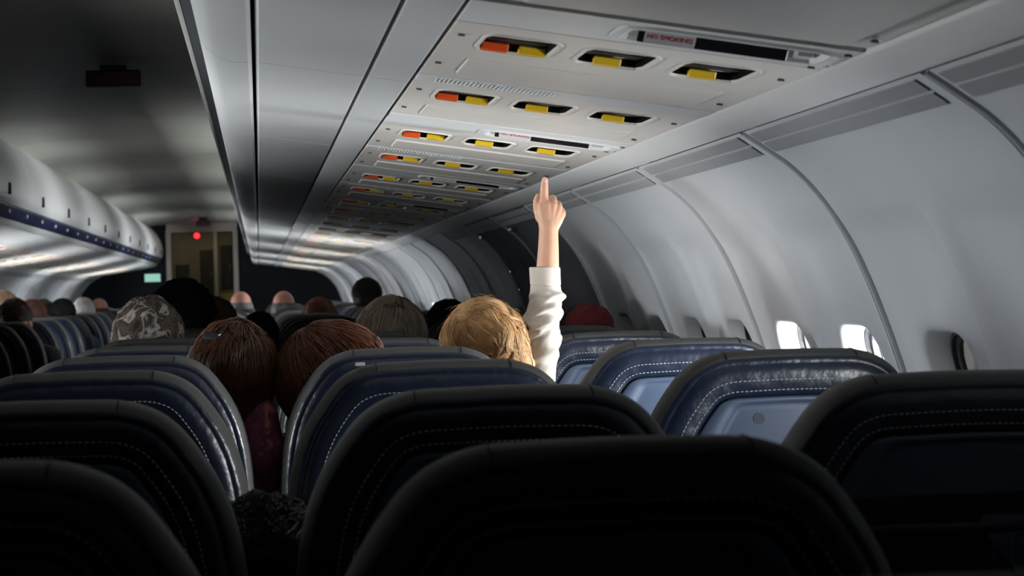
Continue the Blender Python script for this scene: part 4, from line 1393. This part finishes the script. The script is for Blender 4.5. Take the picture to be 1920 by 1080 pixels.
# sleeve: lofted tube with folds, turned cuff at its end
SL = [(1004, 760, 34, 1.0), (1006, 735, 34, 1.0), (1008, 712, 33, 1.0), (1010, 690, 33, 1.0), (1012.5, 668, 34, 1.0), (1014, 648, 34, 1.0), (1014.5, 630, 34, 1.0), (1014.5, 612, 33.5, 1.0), (1017, 596, 33, 1.0),
      (1020, 580, 31.5, 1.0), (1024, 566, 31.8, 1.0), (1024.3, 553, 31, 1.0), (1023.5, 543, 29, 1.0), (1023.3, 537, 28.2, 1.0), (1023.2, 534.8, 27.6, 1.0), (1023.2, 533, 28.6, 1.0), (1022.6, 520, 28.8, 1.0), (1021.8, 504, 29.0, 1.0), (1021.8, 501.4, 28.2, 1.0), (1022.2, 501.6, 26.6, 1.0), (1022.8, 508, 25.6, 1.0), (1023.5, 520, 25.0, 1.0)]
SLf = catmull([(a, b) for a, b, _, _ in SL], 4); RW = catmull([(r, 0) for _, _, r, _ in SL], 4)
vs, fs = [], []
NS = 56
for k, (c2, r2) in enumerate(zip(SLf, RW)):
    x, y = c2; r = r2.x
    for i in range(NS):
        a = 2 * math.pi * i / NS
        g = sstep(538, 556, y) * (1 - sstep(700, 740, y))
        outer = 1.0 if k < 4 * 18 else 0.0
        f = 0.0
        # oblique folds wrapping the bent elbow
        for fy, sl, wd, am, ph in ((560, 14, 5.0, 2.6, 0.3), (574, -22, 5.0, 3.4, 2.2), (590, 20, 5.5, 3.4, 3.6), (604, -26, 5.0, 4.4, 2.7), (616, 24, 5.0, 3.6, 4.6), (634, -24, 5.5, 3.6, 2.9), (655, 30, 7.0, 3.0, 3.9), (682, -20, 8.0, 2.4, 2.5)):
            cyy = fy + sl * math.sin(a + ph)
            w_ = max(0.0, 0.35 + 0.85 * math.sin(a + fy * 1.7))
            f += am * w_ * math.exp(-((y - cyy) / wd) ** 2) - am * 0.55 * w_ * math.exp(-((y - cyy - wd * 1.7) / (wd * 0.9)) ** 2)
        f += 0.8 * noise.noise(Vector((math.cos(a) * 2, math.sin(a) * 2, y * 0.05)))
        rr = r + f * g * outer * 1.7
        p = px(x + rr * math.cos(a), y, CY)
        vs.append(loc(Vector((p.x, CY + rr * U * math.sin(a) * 0.92 + 0.004 * (1 - sstep(540, 620, y)), p.z))))
for k in range(len(SLf) - 1):
    for i in range(NS):
        j = (i + 1) % NS; fs.append((k * NS + i, k * NS + j, (k + 1) * NS + j, (k + 1) * NS + i))
slv = mesh_obj('sleeve', vs, fs, M['cream'], child)
slv['label'] = 'cream sweatshirt sleeve pushed into folds'
bm = bmesh.new()
capsule(bm, loc(neck + Vector((-0.02, 0.01, -0.07))), loc(hipc), 0.096, 0.112)
capsule(bm, loc(neck + Vector((0.0, 0, -0.035))), loc(sh_r + Vector((-0.004, 0, -0.01))), 0.050, 0.036)
capsule(bm, loc(neck + Vector((0, 0, -0.03))), loc(sh_l), 0.050, 0.047)
capsule(bm, loc(sh_l), loc(el_l), 0.042, 0.036); capsule(bm, loc(el_l), loc(wr_l), 0.036, 0.029)
capsule(bm, loc(neck + Vector((0.0, 0, -0.035))), loc(cpx(1022, 690, -0.012)), 0.040, 0.012)
fuse('sweatshirt', bm, 0.005, 4, M['cream'], child)

# hair: shell plus several thousand fine strands with soft waves
hl = loc(hc)
def blob_hair():
    bm = bmesh.new()
    for x, y, r, dy in ((905, 628, 0.069, 0.0), (893, 640, 0.066, 0.012), (922, 640, 0.069, -0.004), (943, 664, 0.052, -0.012), (962, 684, 0.038, -0.012), (870, 655, 0.038, 0.01), (972, 706, 0.030, -0.006)):
        ball(bm, loc(cpx(x, y, dy)), (r, r * 1.12, r), None, 20, 14)
    return fuse('hair', bm, 0.004, 10, H['blond'][0], child)
hb = blob_hair()
from mathutils.bvhtree import BVHTree
hme = hb.data
bvh = BVHTree.FromPolygons([v.co.copy() for v in hme.vertices], [tuple(p.vertices) for p in hme.polygons])
rg = random.Random(3)
crown = loc(cpx(882, 604, -0.045)); ctr = loc(cpx(915, 645))
nape = loc(cpx(968, 700, -0.04))
paths = []
def hair_path(start, first, n, step, wav, curlc):
    p = Vector(start); d = Vector(first).normalized(); pts = []
    ph = rg.uniform(0, 6.28); lift = rg.uniform(0.0004, 0.0034); fq = rg.uniform(0.7, 1.4)
    for k in range(n):
        c_, nrm, _, _ = bvh.find_nearest(p)
        if c_ is None: break
        q = c_ + nrm * (lift * (0.4 + 1.2 * k / n))
        pts.append(q)
        # head for the nape, swerving with low frequency curls that neighbours share
        cl = 0.9 * noise.noise(q * 17.0 + Vector((3.1, 0, 0))) + 0.45 * noise.noise(q * 45.0)
        to = (nape - q); to.normalize()
        down = Vector((0.25, 0, -1))
        g = d * 1.6 + to * 0.30 + down * 0.32
        side = nrm.cross(g).normalized()
        d = (g + side * (cl * wav * 1.5 + curlc * math.sin(ph + k * 0.35 * fq) * 0.35))
        d = (d - nrm * d.dot(nrm)).normalized()
        p = q + d * step
    return pts
def lock(n_):
    a = rg.uniform(0, 2 * math.pi); r = 0.010 + 0.088 * math.sqrt(rg.random())
    s0 = crown + Vector((r * math.cos(a), rg.uniform(-0.02, 0.05), r * math.sin(a)))
    c_, nrm, _, _ = bvh.find_nearest(s0)
    out = c_ - crown
    out = out - nrm * out.dot(nrm)
    if out.length < 1e-4: return
    guide = hair_path(c_, out.normalized() + Vector((0.25, 0, -0.15)), rg.randint(22, 38), 0.0046, 1.0, 0.6)
    rise = rg.uniform(0.0, 0.0026)
    wid = rg.uniform(0.005, 0.011)
    m_ = len(guide)
    for _ in range(17):
        ox = rg.gauss(0, 1) * wid * 0.5; oz = rg.uniform(0, 0.0012); ph = rg.uniform(0, 6.28)
        pts = []
        for k in range(0, m_):
            q0 = guide[k]; t_ = (guide[min(k + 1, m_ - 1)] - guide[max(k - 1, 0)]).normalized()
            c2, n2, _, _ = bvh.find_nearest(q0)
            sd = t_.cross(n2)
            f = k / m_
            tap = 1.0 - 0.65 * f
            bulge = math.sin(math.pi * min(1, f * 1.15 + 0.08)) if f < 0.8 else 0.25
            pts.append(q0 + sd * (ox * tap + 0.0006 * math.sin(ph + k * 0.5)) + n2 * (rise * bulge * (1 - min(1, abs(ox) / (wid * 1.2)) ** 2) + oz))
        paths.append(pts)
for n_ in range(210): lock(n_)
for n_ in range(3000):
    a = rg.uniform(0, 2 * math.pi); r = 0.095 * rg.random()
    s0 = crown + Vector((r * math.cos(a), rg.uniform(-0.02, 0.05), r * math.sin(a)))
    c_, nrm, _, _ = bvh.find_nearest(s0)
    out = (c_ - crown); out = out - nrm * out.dot(nrm)
    if out.length < 1e-4: continue
    paths.append(hair_path(c_, out.normalized() + Vector((0.25, 0, -0.15)), rg.randint(14, 28), 0.0048, 1.0, 0.8))
strands('hair_strands', paths, 0.00045, H['blond'][1], child)
fly = []
for n_ in range(46):
    a = rg.uniform(-0.3, 2.6); c0 = ctr + Vector((math.cos(a) * 0.07, rg.uniform(-0.05, 0.03), math.sin(a) * 0.085))
    c_, nrm, _, _ = bvh.find_nearest(c0)
    d = (nrm.cross(Vector((0, 1, 0))).normalized() * rg.choice((-1, 1)) + nrm * rg.uniform(0.1, 0.35)).normalized()
    pts = []; p = c_.copy()
    for k in range(9):
        pts.append(p.copy()); p = p + d * 0.0055; d = (d - nrm * 0.055 + Vector((rg.uniform(-.05, .05), 0, rg.uniform(-.05, .05)))).normalized()
    fly.append(pts)
strands('flyaway_hair', fly, 0.00022, H['blond'][1], child)
tag(child, 'blond child in cream sweatshirt with raised arm pointing at the ceiling panels', 'person')
